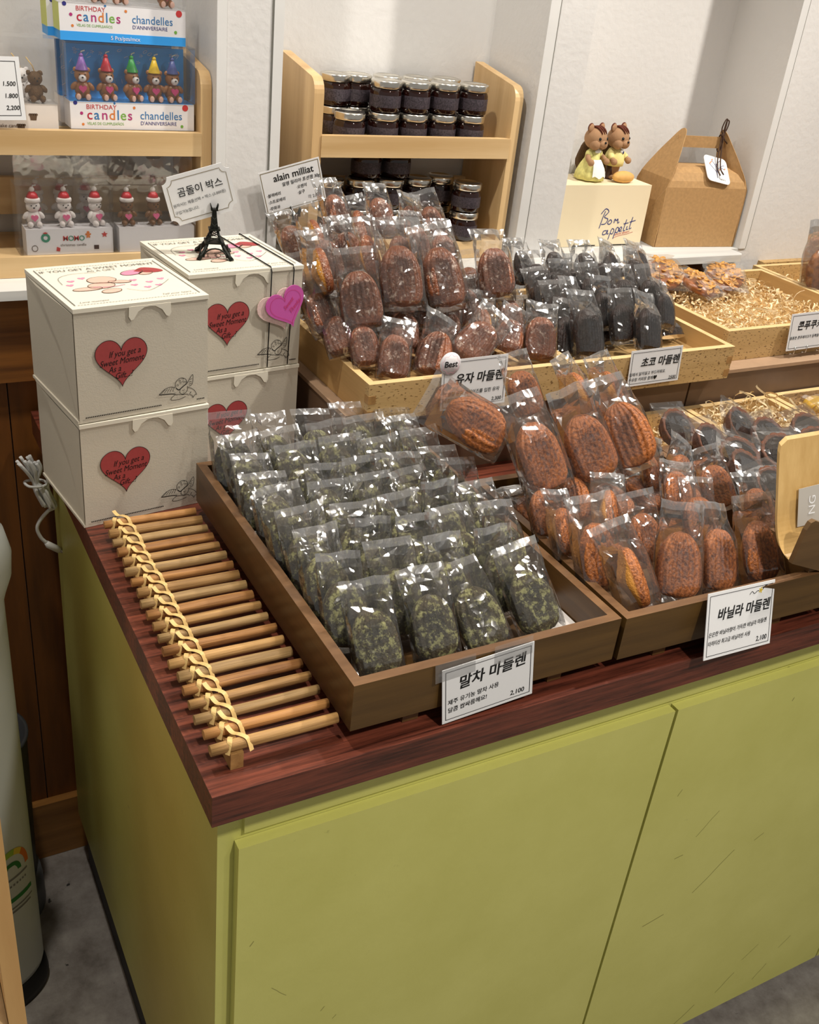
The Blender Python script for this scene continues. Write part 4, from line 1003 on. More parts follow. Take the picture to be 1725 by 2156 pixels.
def almond_bag(px, z, rz, tilt, s, label):
    p = at(px[0], px[1], 2, z); rnd = random.Random(int(px[0]))
    r = thing('bagged_almond_cookie', label, 'bagged cookie', (0, 0, 0), 0, 'bagged almond cookies')
    r.matrix_world = Matrix.Translation((p.x, p.y, z+.002)) @ Matrix.Rotation(rz, 4, 'Z') @ Matrix.Rotation(tilt*.6, 4, 'X') @ Matrix.Scale(s, 4)
    bm = bmesh.new(); ball(bm, (0, 0, .014), 1, (.034, .043, .013), 24, 12)
    for v in bm.verts: v.co += v.co.normalized()*.003*noise.noise(v.co*120)
    mesh('cookie', bm, 'caramel', r, smooth=True)
    bm = bmesh.new()
    for k in range(70):
        a, q = rnd.uniform(0, 2*PI), rnd.random()**.5; x, y = .032*q*math.cos(a), .041*q*math.sin(a)
        zz = .014+.0135*math.sqrt(max(.02, 1-q*q))
        ball(bm, (x, y, zz), 1, (.0050, .0085, .0014), 8, 5, 0, Matrix.Rotation(rnd.uniform(0, 6), 4, 'Z') @ Matrix.Rotation(rnd.uniform(-.6, .6), 4, 'X') @ Matrix.Rotation(rnd.uniform(-.5, .5), 4, 'Y'))
    tag(mesh('flaked_almonds', bm, 'almond', r), kind='stuff')
    link('clear_bag', flat_film(int(px[0]), .076, .108, .030), r)
almond_bag((1390, 592), 1.118, R(-20), R(30), 1.12, 'almond cookie in a clear bag next to the chocolate madeleines')
almond_bag((1462, 612), 1.112, R(15), R(26), 1.0, 'almond cookie in a clear bag in the middle of the cookie tray')
almond_bag((1520, 600), 1.112, R(-35), R(22), 1.12, 'almond cookie in a clear bag lying on the bare shreds')
p = at(1738, 575, 1, .72)
r = thing('bagged_big_cookie', 'big round brown cookie standing in a clear bag at the right wall', 'bagged cookie', (0, 0, 0)); r.matrix_world = Matrix.Translation(p) @ Matrix.Rotation(R(-12), 4, 'X')
bm = bmesh.new(); ball(bm, (0, 0, 0), 1, (.052, .020, .055), 28, 18)
for v in bm.verts: v.co += v.co.normalized()*.004*noise.noise(v.co*70)
mesh('cookie', bm, 'big_cookie', r, smooth=True)
o = link('clear_bag', film_mesh(33, Hb=.165, hw=.060, seal=.02, z0=-.06, thick=.026, top=.055), r)
p = at(1722, 845, 2, 1.022)
r = thing('bagged_yellow_sweet', 'yellow sweet in a crinkled clear bag at the right edge', 'bagged sweet', (0, 0, 0)); r.matrix_world = Matrix.Translation(p-Vector((0, 0, .022)))
bm = bmesh.new(); ball(bm, (0, 0, .016), 1, (.026, .022, .014), 16, 10); mesh('sweet', bm, 'yellow_jelly', r, smooth=True); link('clear_bag', flat_film(77, .078, .09, .036), r)

# ================================================================== candle packs
def bear_candle(label, x, y, z, rz, s, fur, hat, heart='heart_pink', santa=False, curly=False, feet='foot_pink', group=None, hatless=False):
    t = thing('bear_candle', label, 'candle', (x, y, z), rz, group)
    bm = bmesh.new()
    ball(bm, (0, .001, .0125), .0105, (1, .85, 1.12)); ball(bm, (0, 0, .0295), .0098, (1.02, .9, .92))
    for sx in (-1, 1):
        ball(bm, (sx*.0078, .001, .0365), .0034, (1, .7, 1)); ball(bm, (sx*.0105, -.0015, .0165), .0042, (.9, .8, 1.5), M=Matrix.Rotation(sx*-.7, 4, 'Y'))
        ball(bm, (sx*.0062, -.0078, .0045), .0045, (.95, 1.2, 1))
    if curly:
        for v in bm.verts: v.co += .0011*Vector(noise.noise_vector(v.co*420))
    mesh('body', bm, fur, t, smooth=True)
    bm = bmesh.new()
    if not curly:
        if fur == 'bear_brown': ball(bm, (0, -.0088, .0272), .0052, (1, .70, .85), 10, 7)
        for sx in (-1, 1): ball(bm, (sx*.0035, -.0089, .0318), .0009, seg=8, rings=6, mi=1)
        ball(bm, (0, -.0126 if fur == 'bear_brown' else -.0094, .0286), .0012, (1.2, .8, .9), 8, 6, 1)
    else:
        for sx in (-1, 1): ball(bm, (sx*.003, -.0092, .031), .0009, seg=8, rings=6, mi=1)
        ball(bm, (0, -.0098, .0275), .0013, seg=8, rings=6, mi=1)
    mesh('face', bm, ('bear_white', 'ink'), t, smooth=True)
    if feet and not santa and not curly:
        bm = bmesh.new()
        for sx in (-1, 1): ball(bm, (sx*.0062, -.0124, .0045), .0036, (.9, .35, 1.1), 10, 7)
        mesh('foot_pad', bm, feet, t)
    if heart:
        bm = bmesh.new(); slab(bm, [(a, b+.0135) for a, b in heart_pts(.0104, .0096, 24)], .003, Matrix.Translation((0, -.0104, 0))); mesh('heart', bm, heart, t, bevel=.0006)
    if not hatless:
        bm = bmesh.new()
        if santa:
            lathe(bm, [(.0095, .0355), (.0108, .037), (.0108, .040), (.0095, .0415)], seg=18, mi=1); lathe(bm, [(.0088, .0405), (.0072, .046), (.0045, .0495), (.001, .0505)], seg=16)
            ball(bm, (0, 0, .053), .0038, mi=1); tube(bm, [(0, 0, .055), (.002, 0, .0585), (.006, -.001, .0592)], .0011, 6, 1)
            mesh('santa_hat', bm, (hat, 'bear_white'), t)
        else:
            lathe(bm, [(.0088, .0365), (.0082, .0375), (.0050, .046), (.0028, .0525), (.0008, .0535)], seg=18); ball(bm, (0, 0, .0545), .0029)
            hat_o = mesh('party_hat', bm, hat, t)
            bm = bmesh.new(); tube(bm, [(0, 0, .056), (.0005, 0, .059), (.005, -.0005, .0605)], .0008, 6); mesh('wick', bm, 'wick', hat_o)
    else:
        bm = bmesh.new(); tube(bm, [(0, 0, .038), (-.002, 0, .045), (-.010, 0, .056)], .0007, 6); mesh('wick', bm, 'rattan', t)
    t.scale = (s, s, s); return t
def rainbow(bm, s, x, z, size, y, cols, **k):
    """word with one colour per letter"""
    adv = dict(c=.52, a=.55, n=.56, d=.58, l=.26, e=.55, s=.46); X = x
    for i, ch in enumerate(s):
        text_bm(bm, ch, X, z, size, y, cols[i % len(cols)], **k); X += adv.get(ch, .55)*size
PM = ('pack_white', 'letter_red', 'letter_navy', 'letter_purple', 'letter_orange', 'letter_blue', 'letter_green', 'letter_teal', 'letter_crimson', 'print_blue')
def candle_print(bm, w, h, strip=0):
    """BIRTHDAY candles / chandelles panel filling w x h in local xz"""
    k = h/.0345
    text_bm(bm, 'BIRTHDAY', .022, .0255*k, .0085*k, -.0003, 1); rainbow(bm, 'candles', .0225, .0125*k, .0180*k, -.0003, (8, 5, 3, 4, 5, 6, 3), bold=.006)
    text_bm(bm, 'VELAS DE CUMPLEAÑOS', .0225, .0055*k, .0050*k, -.0003, 6, sx=.9)
    text_bm(bm, 'chandelles', .098, .0140*k, .0150*k, -.0003, 5, sx=.95); text_bm(bm, "D'ANNIVERSAIRE", .0985, .0065*k, .0068*k, -.0003, 2, sx=.98)
    for x, z, r, mi in ((.0155, .020, .0022, 3), (.090, .0285, .0019, 4), (.062, .0335, .0015, 5), (.165, .0300, .0045, 1), (.160, .0055, .0022, 6), (.0075, .0330, .0028, 2), (.017, .006, .0018, 4)):
        f = bm.faces.new([bm.verts.new((x+r*math.cos(q), -.0003, z*k+r*math.sin(q))) for q in [2*PI*j/16 for j in range(16)]]); f.material_index = mi
def birthday_pack(label, x, y, z, empty_top=False, mirror=False, n=5, stack=False):
    t = thing('candle_pack', label, 'candle pack', (x, y, z)); w, d, hb, hc = .1785, .040, .0365, .113
    BX('base_box', (0, w, 0, d, 0, hb), 'pack_white', t, bevel=.0008)
    bm = bmesh.new(); candle_print(bm, w, hb); mesh('front_print', bm, PM, t)
    BX('floor_print', (.001, w-.001, .001, d-.001, hb, hb+.0006), 'print_blue', t)
    bm = bmesh.new(); box(bm, .004, w-.004, d-.0015, d-.0005, hb, hc-.006); mesh('back_card', bm, 'print_blue', t)
    bm = bmesh.new(); rr = random.Random(5)
    for k in range(46):
        a, b = rr.uniform(.01, w-.012), rr.uniform(hb+.006, hc-.012); q = rr.uniform(0, 3)
        if k % 3 == 0: stroke(bm, [(a+.003*math.cos(j*.8*PI), b+.003*math.sin(j*.8*PI)) for j in range(6)], .0005, d-.0018, curve=False)
        elif k % 3 == 1: stroke(bm, [(a, b), (a+.006*math.cos(q), b+.006*math.sin(q))], .0005, d-.0018)
        else: stroke(bm, [(a+.003*math.cos(j), b+.0016*math.sin(j)+.001*math.cos(j)) for j in range(7)], .0005, d-.0018)
    mesh('star_print', bm, 'pack_white', t)
    bm = bmesh.new(); box(bm, -.0012, w+.0012, -.0012, d+.0006, hb+.0008, hc)
    mesh('clear_blister', bm, 'blister', t, bevel=.0025); return t
bx, by, bz = 0.0955, 0.9165, 1.3625
birthday_pack('blue backed birthday candle pack with five party bears at the front of the upper shelf', bx, by, bz)
bears = [('hat_purple', .022, -8, 'purple'), ('hat_red', .056, 10, 'red'), ('hat_green', .092, 22, 'green'), ('hat_yellow', .1245, -2, 'yellow'), ('hat_blue', .151, 6, 'blue')]
for hm, dx, a, cn in bears:
    bear_candle('brown bear candle with a heart and a %s party hat' % cn, bx+dx, by+.0165, bz+.0372, R(a), 1.06, 'bear_brown', hm, group='party bear candles in the front pack')
birthday_pack('birthday candle pack standing behind the front bear pack', bx-.004, by+.046, bz)
def upper_pack(label, x, y, z):
    t = thing('candle_pack', label, 'candle pack', (x, y, z)); w, d, h = .1745, .040, .047
    BX('base_box', (0, w, 0, d, .0115, h), 'pack_white', t, bevel=.0008)
    bm = bmesh.new(); candle_print(bm, w, .034); o = mesh('front_print', bm, PM, t); o.location = (0, 0, .0125)
    BX('blue_band', (0, w, -.0003, d, 0, .0115), 'print_blue', t)
    bm = bmesh.new(); text_bm(bm, '5 Pcs/pzs/mcx', .068, .0034, .0072, -.0008, bold=.01); mesh('band_print', bm, 'pack_white', t)
    BX('side_print', (-.0006, 0, .001, d-.001, .0115, h-.001), 'print_lime', t)
    bm = bmesh.new(); box(bm, -.001, w+.001, -.001, d, h+.0006, h+.07); mesh('clear_blister', bm, 'blister', t, bevel=.002)
    return t
upper_pack('birthday candle pack stacked on the front bear pack at the top edge', 0.0895, by+.0075, bz+.1140)
upper_pack('birthday candle pack stacked behind the top one, lime side showing', 0.0815, by+.050, bz+.1140)
for dx, cn, hm in ((.055, 'left', 'hat_red'), (.085, 'middle', 'hat_green'), (.150, 'right', 'hat_yellow')):
    bear_candle('brown bear candle cut off by the top picture edge, the %s one' % cn, 0.0895+dx, by+.026, bz+.1140+.0478, R(5), 1.06, 'bear_brown', hm, group='party bear candles in the top pack')
t = thing('candle_pack', 'cream cake candle pack with a curly brown bear beside the price list', 'candle pack', (-.0135, .9235, 1.345))
w, d = .0935, .046
BX('base_box', (0, w, 0, d, 0, .0475), 'pack_cream', t, bevel=.001)
bm = bmesh.new()
for x, z in ((.060, .033), (.043, .019)):
    for q in ([(x-.005, z), (x+.005, z), (x+.0038, z-.0065), (x-.0038, z-.0065)],): f = bm.faces.new([bm.verts.new((a, -.0004, b)) for a, b in q])
    for k in range(4): f = bm.faces.new([bm.verts.new((x-.0042+k*.0028+.002*math.cos(q), -.00045, z+.0008+.0017*math.sin(q))) for q in [2*PI*j/10 for j in range(10)]])
text_bm(bm, 'cake candle', .012, .0165, .0068, -.0004, shear=.1); mesh('front_print', bm, 'ink_brown', t)
bm = bmesh.new(); box(bm, -.001, w+.001, -.001, d, .0482, .132); mesh('clear_blister', bm, 'blister', t, bevel=.003)
bear_candle('curly brown bear candle with a tall wick in the cake candle pack', 0.055, .940, 1.3935, R(8), 1.02, 'bear_dark', None, heart=None, curly=True, hatless=True)
bear_candle('curly white bear candle behind the brown one in the cake candle pack', 0.040, .960, 1.3935, R(0), 1.05, 'bear_white', None, heart=None, curly=True, hatless=True)
def momo_pack(label, x, y, z, w, text=True, hh=.130):
    t = thing('candle_pack', label, 'candle pack', (x, y, z)); d, hb = .034, .037
    BX('base_box', (0, w, 0, d, 0, hb), 'pack_white', t, bevel=.001)
    if text:
        bm = bmesh.new()
        for k, ch in enumerate('MOMO'): text_bm(bm, ch, .051+k*.0078, .0195, .0105, -.0004, (1, 2)[k % 2], bold=.01)
        text_bm(bm, 'christmas candle', .066, .0115, .0056, -.0004, 3, align='CENTER')
        stroke(bm, [(.027+.0048*math.cos(q), .0245+.0048*math.sin(q)) for q in [2*PI*j/20 for j in range(21)]], .0034, -.0004, 2)
        for q in ([(-.004, .004), (0, .0055), (.004, .004), (0, .0025)],): f = bm.faces.new([bm.verts.new((.027+a, -.0006, .0275+b)) for a, b in q]); f.material_index = 1
        stroke(bm, [(.011+.004*math.cos(q), .0095+.0042*math.sin(q)) for q in [2*PI*j/16 for j in range(17)]], .0008, -.0004, 3)
        for sx, sz, col in ((.112, .0275, 1),):
            f = bm.faces.new([bm.verts.new((sx+(.005 if j % 2 == 0 else .0022)*math.cos(PI/2+j*PI/5), -.0004, sz+(.005 if j % 2 == 0 else .0022)*math.sin(PI/2+j*PI/5))) for j in range(10)]); f.material_index = col
        for px_, pz_, r_ in ((.088, .031, .0022), (.088, .0275, .0026), (.085, .0285, .0013), (.091, .0285, .0013), (.0865, .0245, .0014), (.0895, .0245, .0014)):
            f = bm.faces.new([bm.verts.new((px_+r_*math.cos(q), -.0004-.00002*r_*1e3, pz_+r_*math.sin(q))) for q in [2*PI*j/12 for j in range(12)]]); f.material_index = 4
        for q in ([(.096, .006), (.103, .006), (.103, .012), (.096, .012)],): f = bm.faces.new([bm.verts.new((a, -.0004, b)) for a, b in q]); f.material_index = 5
        for q in ([(.041, .005), (.046, .004), (.047, .009), (.042, .011)],): f = bm.faces.new([bm.verts.new((a, -.0004, b)) for a, b in q]); f.material_index = 1
        mesh('front_print', bm, ('pack_white', 'letter_red', 'letter_teal', 'ink_brown', 'letter_orange', 'boots'), t)
    bm = bmesh.new(); box(bm, -.010, w+.002, -.001, d+.006, .0, hb+.062); mesh('clear_blister', bm, 'blister', t, bevel=.004)
    bm = bmesh.new(); slab(bm, [(-.008, hb+.060), (w+.001, hb+.060), (w+.001, hh+.006), (w-.006, hh+.012), (w*.62, hh+.012), (w*.58, hh+.004), (w*.42, hh+.004), (w*.38, hh+.012), (-.002, hh+.012), (-.008, hh+.006)], .0004, Matrix.Translation((0, d*.4, 0)))
    mesh('hang_tab', bm, 'blister', t)
    return t
momo_pack('white christmas candle pack with three white bears on the lower shelf', .0215, .9085, 1.1865, .1245)
for k, (dx, a) in enumerate(((.015, 0), (.059, 4), (.103, 28))):
    bear_candle('white bear candle in a santa hat, '+('leftmost', 'middle', 'rightmost')[k]+' of the three in front', .0215+dx, .9235, 1.2242, R(a), 1.0, 'bear_white', 'hat_red', 'heart_rose', santa=True, group='white christmas bear candles')
momo_pack('christmas candle pack of white bears standing behind the front one', .030, .9560, 1.1865, .1245, text=False)
for k, dx in enumerate((.020, .056, .092)):
    bear_candle('white bear candle in a santa hat seen blurred behind, '+('leftmost', 'middle', 'rightmost')[k]+' of the rear three', .030+dx, .972, 1.2242, R(-5), 1.0, 'bear_white', 'hat_red', 'heart_rose', santa=True, group='white christmas bear candles behind')
momo_pack('christmas candle pack with brown bears behind the notched sign', .1555, .9085, 1.1865, .116, text=False)
for k, (dx, a) in enumerate(((.016, 2), (.056, 16), (.092, 20))):
    bear_candle('brown bear candle in a santa hat, '+('leftmost', 'middle', 'rightmost')[k]+' of the pack behind the sign', .1555+dx, .9225, 1.2242, R(a), .98, 'bear_mid', 'hat_red', 'heart_rose', santa=True, group='brown christmas bear candles')

# ================================================================== right niche: cream box, toy animals, kraft box
t = thing('bakery_box', 'cream cardboard box with blue handwriting on the ledge under two toy animals', 'box', (0.945, 0.9425, 1.156), R(-1.2))
BX('body', (0, .2625, 0, .098, 0, .118), 'cream_card', t, bevel=.0012)
bm = bmesh.new(); box(bm, .02, .034, -.0004, 0, .0008, .003); box(bm, .095, .150, -.0004, 0, .0008, .0028); box(bm, .19, .235, -.0004, 0, .0008, .0028)
mesh('slots', bm, 'ink', t)
bm = bmesh.new()
def wr(p, w=.0016, mi=0): stroke(bm, [(.152+(a-.135)*1.18, .006+b*1.12) for a, b in p], w, -.0005, mi)
wr([(.135, .026), (.139, .045), (.142, .056)]); wr([(.134, .051), (.142, .060), (.149, .055), (.142, .046), (.150, .042), (.146, .034), (.138, .033)])
wr([(.154, .040), (.151, .035), (.155, .033), (.159, .037), (.156, .041), (.153, .039)]); wr([(.164, .035), (.165, .042), (.168, .039), (.171, .042), (.172, .035), (.175, .037)])
wr([(.152, .022), (.146, .021), (.145, .015), (.151, .016), (.154, .023), (.154, .016), (.157, .017)])
wr([(.158, .006), (.162, .024), (.167, .023), (.165, .016), (.161, .017)]); wr([(.168, .007), (.172, .026), (.177, .025), (.175, .018), (.171, .019)])
wr([(.178, .021), (.183, .025), (.181, .028), (.178, .024), (.179, .020), (.184, .021)]); wr([(.190, .041), (.187, .022), (.191, .022)]); wr([(.185, .033), (.195, .035)]); wr([(.194, .029), (.193, .023), (.197, .024)]); wr([(.202, .045), (.199, .025), (.203, .026)]); wr([(.197, .036), (.209, .039)])
wr([(.168, .0085), (.180, .0125), (.195, .0150), (.208, .0185)], .0007, 1); text_bm(bm, 'special dessert', .193, .0205, .0062, -.0005, 1, shear=.4, rot=.16)
mesh('handwriting', bm, ('ink_blue', 'ink_red'), t)
def chipmunk(label, x, y, z, rz, girl):
    t = thing('toy_animal', label, 'toy animal', (x, y, z), rz)
    bm = bmesh.new(); hz = .0655
    ball(bm, (0, 0, hz), .0185, (1.06, .98, .94), 20, 14); ball(bm, (0, -.0145, hz-.0065), .0082, (1.05, .8, .8), 14, 9); ball(bm, (-.010, -.008, hz-.008), .009); ball(bm, (.010, -.008, hz-.008), .009)
    for sx in (-1, 1): ball(bm, (sx*.0145, .002, hz+.0155), .0070, (1, .45, 1))
    ball(bm, (0, 0, .044), .008, (1, 1, 1.2))
    for sx in (-1, 1): tube(bm, smoothpath([(sx*.010, 0, .043), (sx*.019, -.005, .037), (sx*.021, -.013, .031)], 3), .0045, 8); ball(bm, (sx*.021, -.0145, .0305), .0054)
    lathe(bm, [(.006, .004), (.0105, .010), (.0125, .022), (.010, .040)], seg=16)
    for sx in (-1, 1): ball(bm, (sx*.0065, -.003, .004), .0060, (.9, 1.3, .7))
    mesh('body', bm, 'fur_tan', t, smooth=True)
    bm = bmesh.new()
    for x0 in (-.0055, .0055, 0):
        p = [Vector((x0*1.15, 0, 0))]; pts = []
        for k in range(7):
            a = R(28+k*14); q = Vector((x0*(1+.25*k/6), -math.cos(a)*.0186, hz+math.sin(a)*.0180)); pts.append(q)
        tube(bm, pts, .0014, 6, rad=[.0005, .0013, .0017, .0018, .0018, .0016, .001])
    for sx in (-1, 1): ball(bm, (sx*.0145, .0025, hz+.0160), .0072, (1.02, .40, 1.02))
    mesh('stripes', bm, 'fur_stripe', t)
    bm = bmesh.new()
    for sx in (-1, 1): ball(bm, (sx*.0088, -.0150, hz+.0012), .0026)
    ball(bm, (0, -.0212, hz-.0038), .0019); mesh('eyes_and_nose', bm, 'ink', t)
    bm = bmesh.new(); pts = smoothpath([(0, .010, .014), (.004, .022, .022), (.013, .024, .045), (.020, .020, .062)], 4); tube(bm, pts, .01, 12, rad=[.004+.0075*math.sin(PI*min(1, (k+1)/len(pts)))for k in range(len(pts))])
    for v in bm.verts: v.co += .0016*Vector(noise.noise_vector(v.co*500))
    mesh('tail', bm, 'fur_tail', t, smooth=True)
    if girl:
        bm = bmesh.new(); rr = [(.024, .002), (.0232, .012), (.0185, .024), (.0125, .034), (.0115, .044), (.007, .0485)]
        lathe(bm, rr, seg=32)
        for v in bm.verts:
            if v.co.z < .026: a = math.atan2(v.co.y, v.co.x); f = 1+.07*math.sin(a*9)*(1-v.co.z/.026); v.co.x *= f; v.co.y *= f
        for sx in (-1, 1): ball(bm, (sx*.0135, -.002, .0415), .0062, (1, 1, 1))
        mesh('dress', bm, 'dress', t, smooth=True)
        bm = bmesh.new()
        for i in range(9):
            a = R(-140+i*10); 
        ring = []
        for z_, r_ in ((.008, .0262), (.020, .0232), (.030, .0172), (.034, .0140)):
            ring.append([bm.verts.new((r_*math.cos(R(-132+k*9.3)), r_*math.sin(R(-132+k*9.3)), z_+(.002*math.sin(k*1.5) if z_ < .01 else 0))) for k in range(10)])
        for a, b in zip(ring, ring[1:]):
            for k in range(9): bm.faces.new((a[k], a[k+1], b[k+1], b[k]))
        ball(bm, (0, -.0095, .0462), .005, (1.6, .5, .6)); mesh('apron', bm, 'apron', t, smooth=True)
    else:
        bm = bmesh.new(); lathe(bm, [(.0135, .0215), (.0165, .0225), (.0172, .030), (.0150, .040), (.0110, .0475), (.007, .0495)], seg=24)
        for sx in (-1, 1): tube(bm, smoothpath([(sx*.011, 0, .043), (sx*.018, -.004, .038), (sx*.0205, -.0095, .034)], 3), .0058, 10)
        mesh('sweater', bm, 'sweater', t, smooth=True)
        bm = bmesh.new(); ball(bm, (0, -.0125, .046), .0045, (1, .5, .8)); ball(bm, (.001, -.0150, .0445), .0018, (.8, .6, 1.4), mi=1); mesh('collar', bm, ('apron', 'ink_blue'), t)
        bm = bmesh.new()
        for sx in (-1, 1): lathe(bm, [(.0062, .0), (.0066, .012), (.0070, .0225)], c=(sx*.0066, 0, 0), seg=14)
        mesh('trousers', bm, 'boots', t)
    t.scale = (1.18,)*3; return t
chipmunk('toy chipmunk in a yellow dress and white apron standing on the cream box', 1.0855, 0.985, 1.2745, R(16), True)
chipmunk('toy chipmunk in a yellow sweater and brown trousers behind a toy loaf', 1.1480, 0.995, 1.2745, R(18), False)
bm = bmesh.new(); ball(bm, (0, 0, .0095), 1, (.0255, .014, .0115), 20, 12)
for v in bm.verts: v.co.z = max(v.co.z, 0)
o = mesh('toy_loaf', bm, 'toy_bread', None, smooth=True); o.location = (1.1520, 0.962, 1.2746); tag(o, 'small toy bread loaf at the feet of the sweater chipmunk', 'toy food')

t = thing('kraft_cake_box', 'brown kraft box with carrying handle and tied white tag on the ledge', 'gift box', (1.2305, 0.9185, 1.156), R(-6))
w, d, hs = .197, .105, .118
bm = bmesh.new(); prof = [(0, 0), (0, hs), (.004, hs+.012), (.014, hs+.026), (.030, hs+.034), (d-.030, hs+.034), (d-.014, hs+.026), (d-.004, hs+.012), (d, hs), (d, 0)]
ins = lambda z: .002+max(0, z-hs)*.56
A = [bm.verts.new((ins(z), y, z)) for y, z in prof]; B2 = [bm.verts.new((w-ins(z), y, z)) for y, z in prof]
for i in range(len(prof)): bm.faces.new((A[i], A[(i+1) % len(prof)], B2[(i+1) % len(prof)], B2[i]))
bm.faces.new(A); bm.faces.new(B2); mesh('body', bm, 'kraft', t, bevel=.001)
for x, sg in ((0, -1), (w, 1)):                              # pointed end panels rising to the handle
    pts = smoothpath([(0, 0), (0, hs*.98), (.012, hs+.042), (.030, hs+.078), (d/2-.008, hs+.101), (d/2+.008, hs+.101), (d-.030, hs+.078), (d-.012, hs+.042), (d, hs*.98), (d, 0)], 4)
    bm = bmesh.new(); lean = lambda z: (-sg)*max(0, z-hs)*.50
    a = [bm.verts.new((x+lean(p.y), p.x, p.y)) for p in pts]; b = [bm.verts.new((x+lean(p.y)+sg*.0012, p.x, p.y)) for p in pts]
    bm.faces.new(a); bm.faces.new(b)
    for i in range(len(a)): bm.faces.new((a[i], a[(i+1) % len(a)], b[(i+1) % len(a)], b[i]))
    mesh('end_panel', bm, 'kraft', t)
BX('handle', (.040, w-.042, d/2-.0009, d/2+.0009, hs+.068, hs+.090), 'kraft', t, bevel=.0005)
Mt = Matrix.Translation((.103, .018, hs+.074)) @ Matrix.Rotation(R(-10), 4, 'Y') @ Matrix.Rotation(R(-48), 4, 'X')
t2 = thing('paper_tag', 'white square tag with a printed twig tied to the kraft box handle', 'tag'); t2.matrix_world = Matrix.Translation((1.2305, 0.9165, 1.156)) @ Matrix.Rotation(R(-6), 4, 'Z') @ Matrix.Translation((.090, -.0035, hs+.018)) @ Matrix.Rotation(R(10), 4, 'Y') @ Matrix.Rotation(R(-46), 4, 'X')
s_ = .060; rr = .010; oc = []
for cx, cz, a0 in ((s_-rr, s_-rr, 0), (rr, s_-rr, PI/2), (rr, rr, PI), (s_-rr, rr, 1.5*PI)): oc += [(cx+rr*math.cos(a0+k*PI/10), cz+rr*math.sin(a0+k*PI/10)) for k in range(6)]
bm = bmesh.new(); slab(bm, oc, .0012); mesh('tag_card', bm, 'white_card', t2)
bm = bmesh.new()
stroke(bm, [(.028, .010), (.029, .026), (.031, .044)], .0012, -.0004)
for a, b, c in (((.029, .022), (.020, .032), (.012, .040)), ((.030, .030), (.040, .036), (.050, .034)), ((.030, .036), (.024, .044), (.020, .050)), ((.031, .040), (.036, .048), (.042, .052)), ((.040, .036), (.046, .042), (.052, .044))): stroke(bm, [a, b, c], .0009, -.0004)
for x, z in ((.012, .040), (.050, .034), (.020, .050), (.042, .052), (.036, .030), (.016, .044)): stroke(bm, [(x, z), (x+.003, z+.003)], .0022, -.0005, 1, curve=False)
text_bm(bm, 'bakery', .032, .007, .006, -.0004, 2); mesh('twig_print', bm, ('ink_blue', 'letter_orange', 'ink_grey'), t2)
RK = Matrix.Translation((1.2305, 0.9165, 1.156)) @ Matrix.Rotation(R(-6), 4, 'Z')
bm = bmesh.new()
hc_ = Vector((.142, d/2-.004, hs+.094))
for p in ([(0, 0, 0), (-.006, -.006, -.02), (-.020, -.030, -.055), (-.022, -.048, -.068)], [(0, 0, 0), (-.001, -.006, -.02), (-.012, -.030, -.055), (-.016, -.050, -.066)], [(0, 0, 0), (.006, -.004, -.010), (.016, -.004, -.020), (.024, -.004, -.052)],
          [(0, 0, 0), (-.006, 0, .012), (-.004, -.002, .028), (.002, 0, .030), (.002, 0, .010), (0, 0, 0)], [(0, 0, 0), (.006, 0, .012), (.007, -.001, .026), (.002, 0, .028), (0, 0, .008)], [(0, .004, 0), (0, .010, -.004), (0, .008, -.028), (0, 0, -.030), (0, -.004, -.012), (0, -.002, 0)]):
    tube(bm, smoothpath([RK @ (hc_+Vector(q)) for q in p], 4), .0014, 6)
ball(bm, RK @ hc_, .004, (1, .8, 1.2))
tag(mesh('cord_bow', bm, 'cord_brown'), 'dark brown cord bow knotted on the kraft box handle', 'cord')

# ================================================================== plywood card stand, right foreground
t = thing('card_stand', 'bent plywood stand with a rounded corner at the right picture edge', 'stand', (0.700, 0.012, 1.036))
prof = [(.062, .150), (.052, .118), (.042, .088), (.032, .058), (.022, .038), (.010, .026), (.002, .0225)]
W_ = .16; bm = bmesh.new()
def sheet(off):
    rows_ = []
    for i, (y, z) in enumerate(smoothpath(prof, 4)):
        zt = .150; r = .012; x0 = 0.0
        if zt-z < r: x0 = r-math.sqrt(max(0, r*r-(r-(zt-z))**2))
        x0 += max(0, (.030-z))*.35
        rows_.append([bm.verts.new((x0+(W_-x0)*k/4, y+off*.7, z+off*.4)) for k in range(5)])
    return rows_
s0, s1 = sheet(0), sheet(.0065)
for s in (s0, s1):
    for a, b in zip(s, s[1:]):
        for k in range(4): bm.faces.new((a[k], a[k+1], b[k+1], b[k]))
for a, b, c, d_ in ((s0[0], s1[0], 0, 0), (s0[-1], s1[-1], 0, 0)):
    for k in range(4): bm.faces.new((a[k], a[k+1], b[k+1], b[k]))
for k in (0, 4):
    for i in range(len(s0)-1): bm.faces.new((s0[i][k], s0[i+1][k], s1[i+1][k], s1[i][k]))
mesh('back_plate', bm, 'plywood_light', t, bevel=.0008)
bm = bmesh.new(); slab(bm, [(-.002, .024), (.004, .068), (.008, .077), (.014, .079), (.045, .066), (.10, .040), (.14, .036), (.14, .0005), (.058, .0005)], .006, Matrix.Translation((0, -.006, 0))); mesh('front_lip', bm, 'plywood_shaded', t, bevel=.0012)
bm = bmesh.new(); box(bm, .04, .15, -.001, .03, .0, .016); mesh('base', bm, 'plywood_shaded', t)
bm = bmesh.new(); Mc = Matrix.Translation((.030, .0255, .050)) @ Matrix.Rotation(R(-18), 4, 'X'); slab(bm, [(0, 0), (.11, 0), (.11, .050), (0, .046)], .0006, Mc)
text_bm(bm, 'NG', .028, .012, .016, -.0006, 1, M=Mc @ Matrix.Translation((.0, 0, 0)), rot=PI/2); mesh('insert_card', bm, ('riser_edge', 'white_card'), t)
bpy.data.objects['insert_card'].data.materials[0] = plain('insert_grey', (182, 176, 166), 0.5)

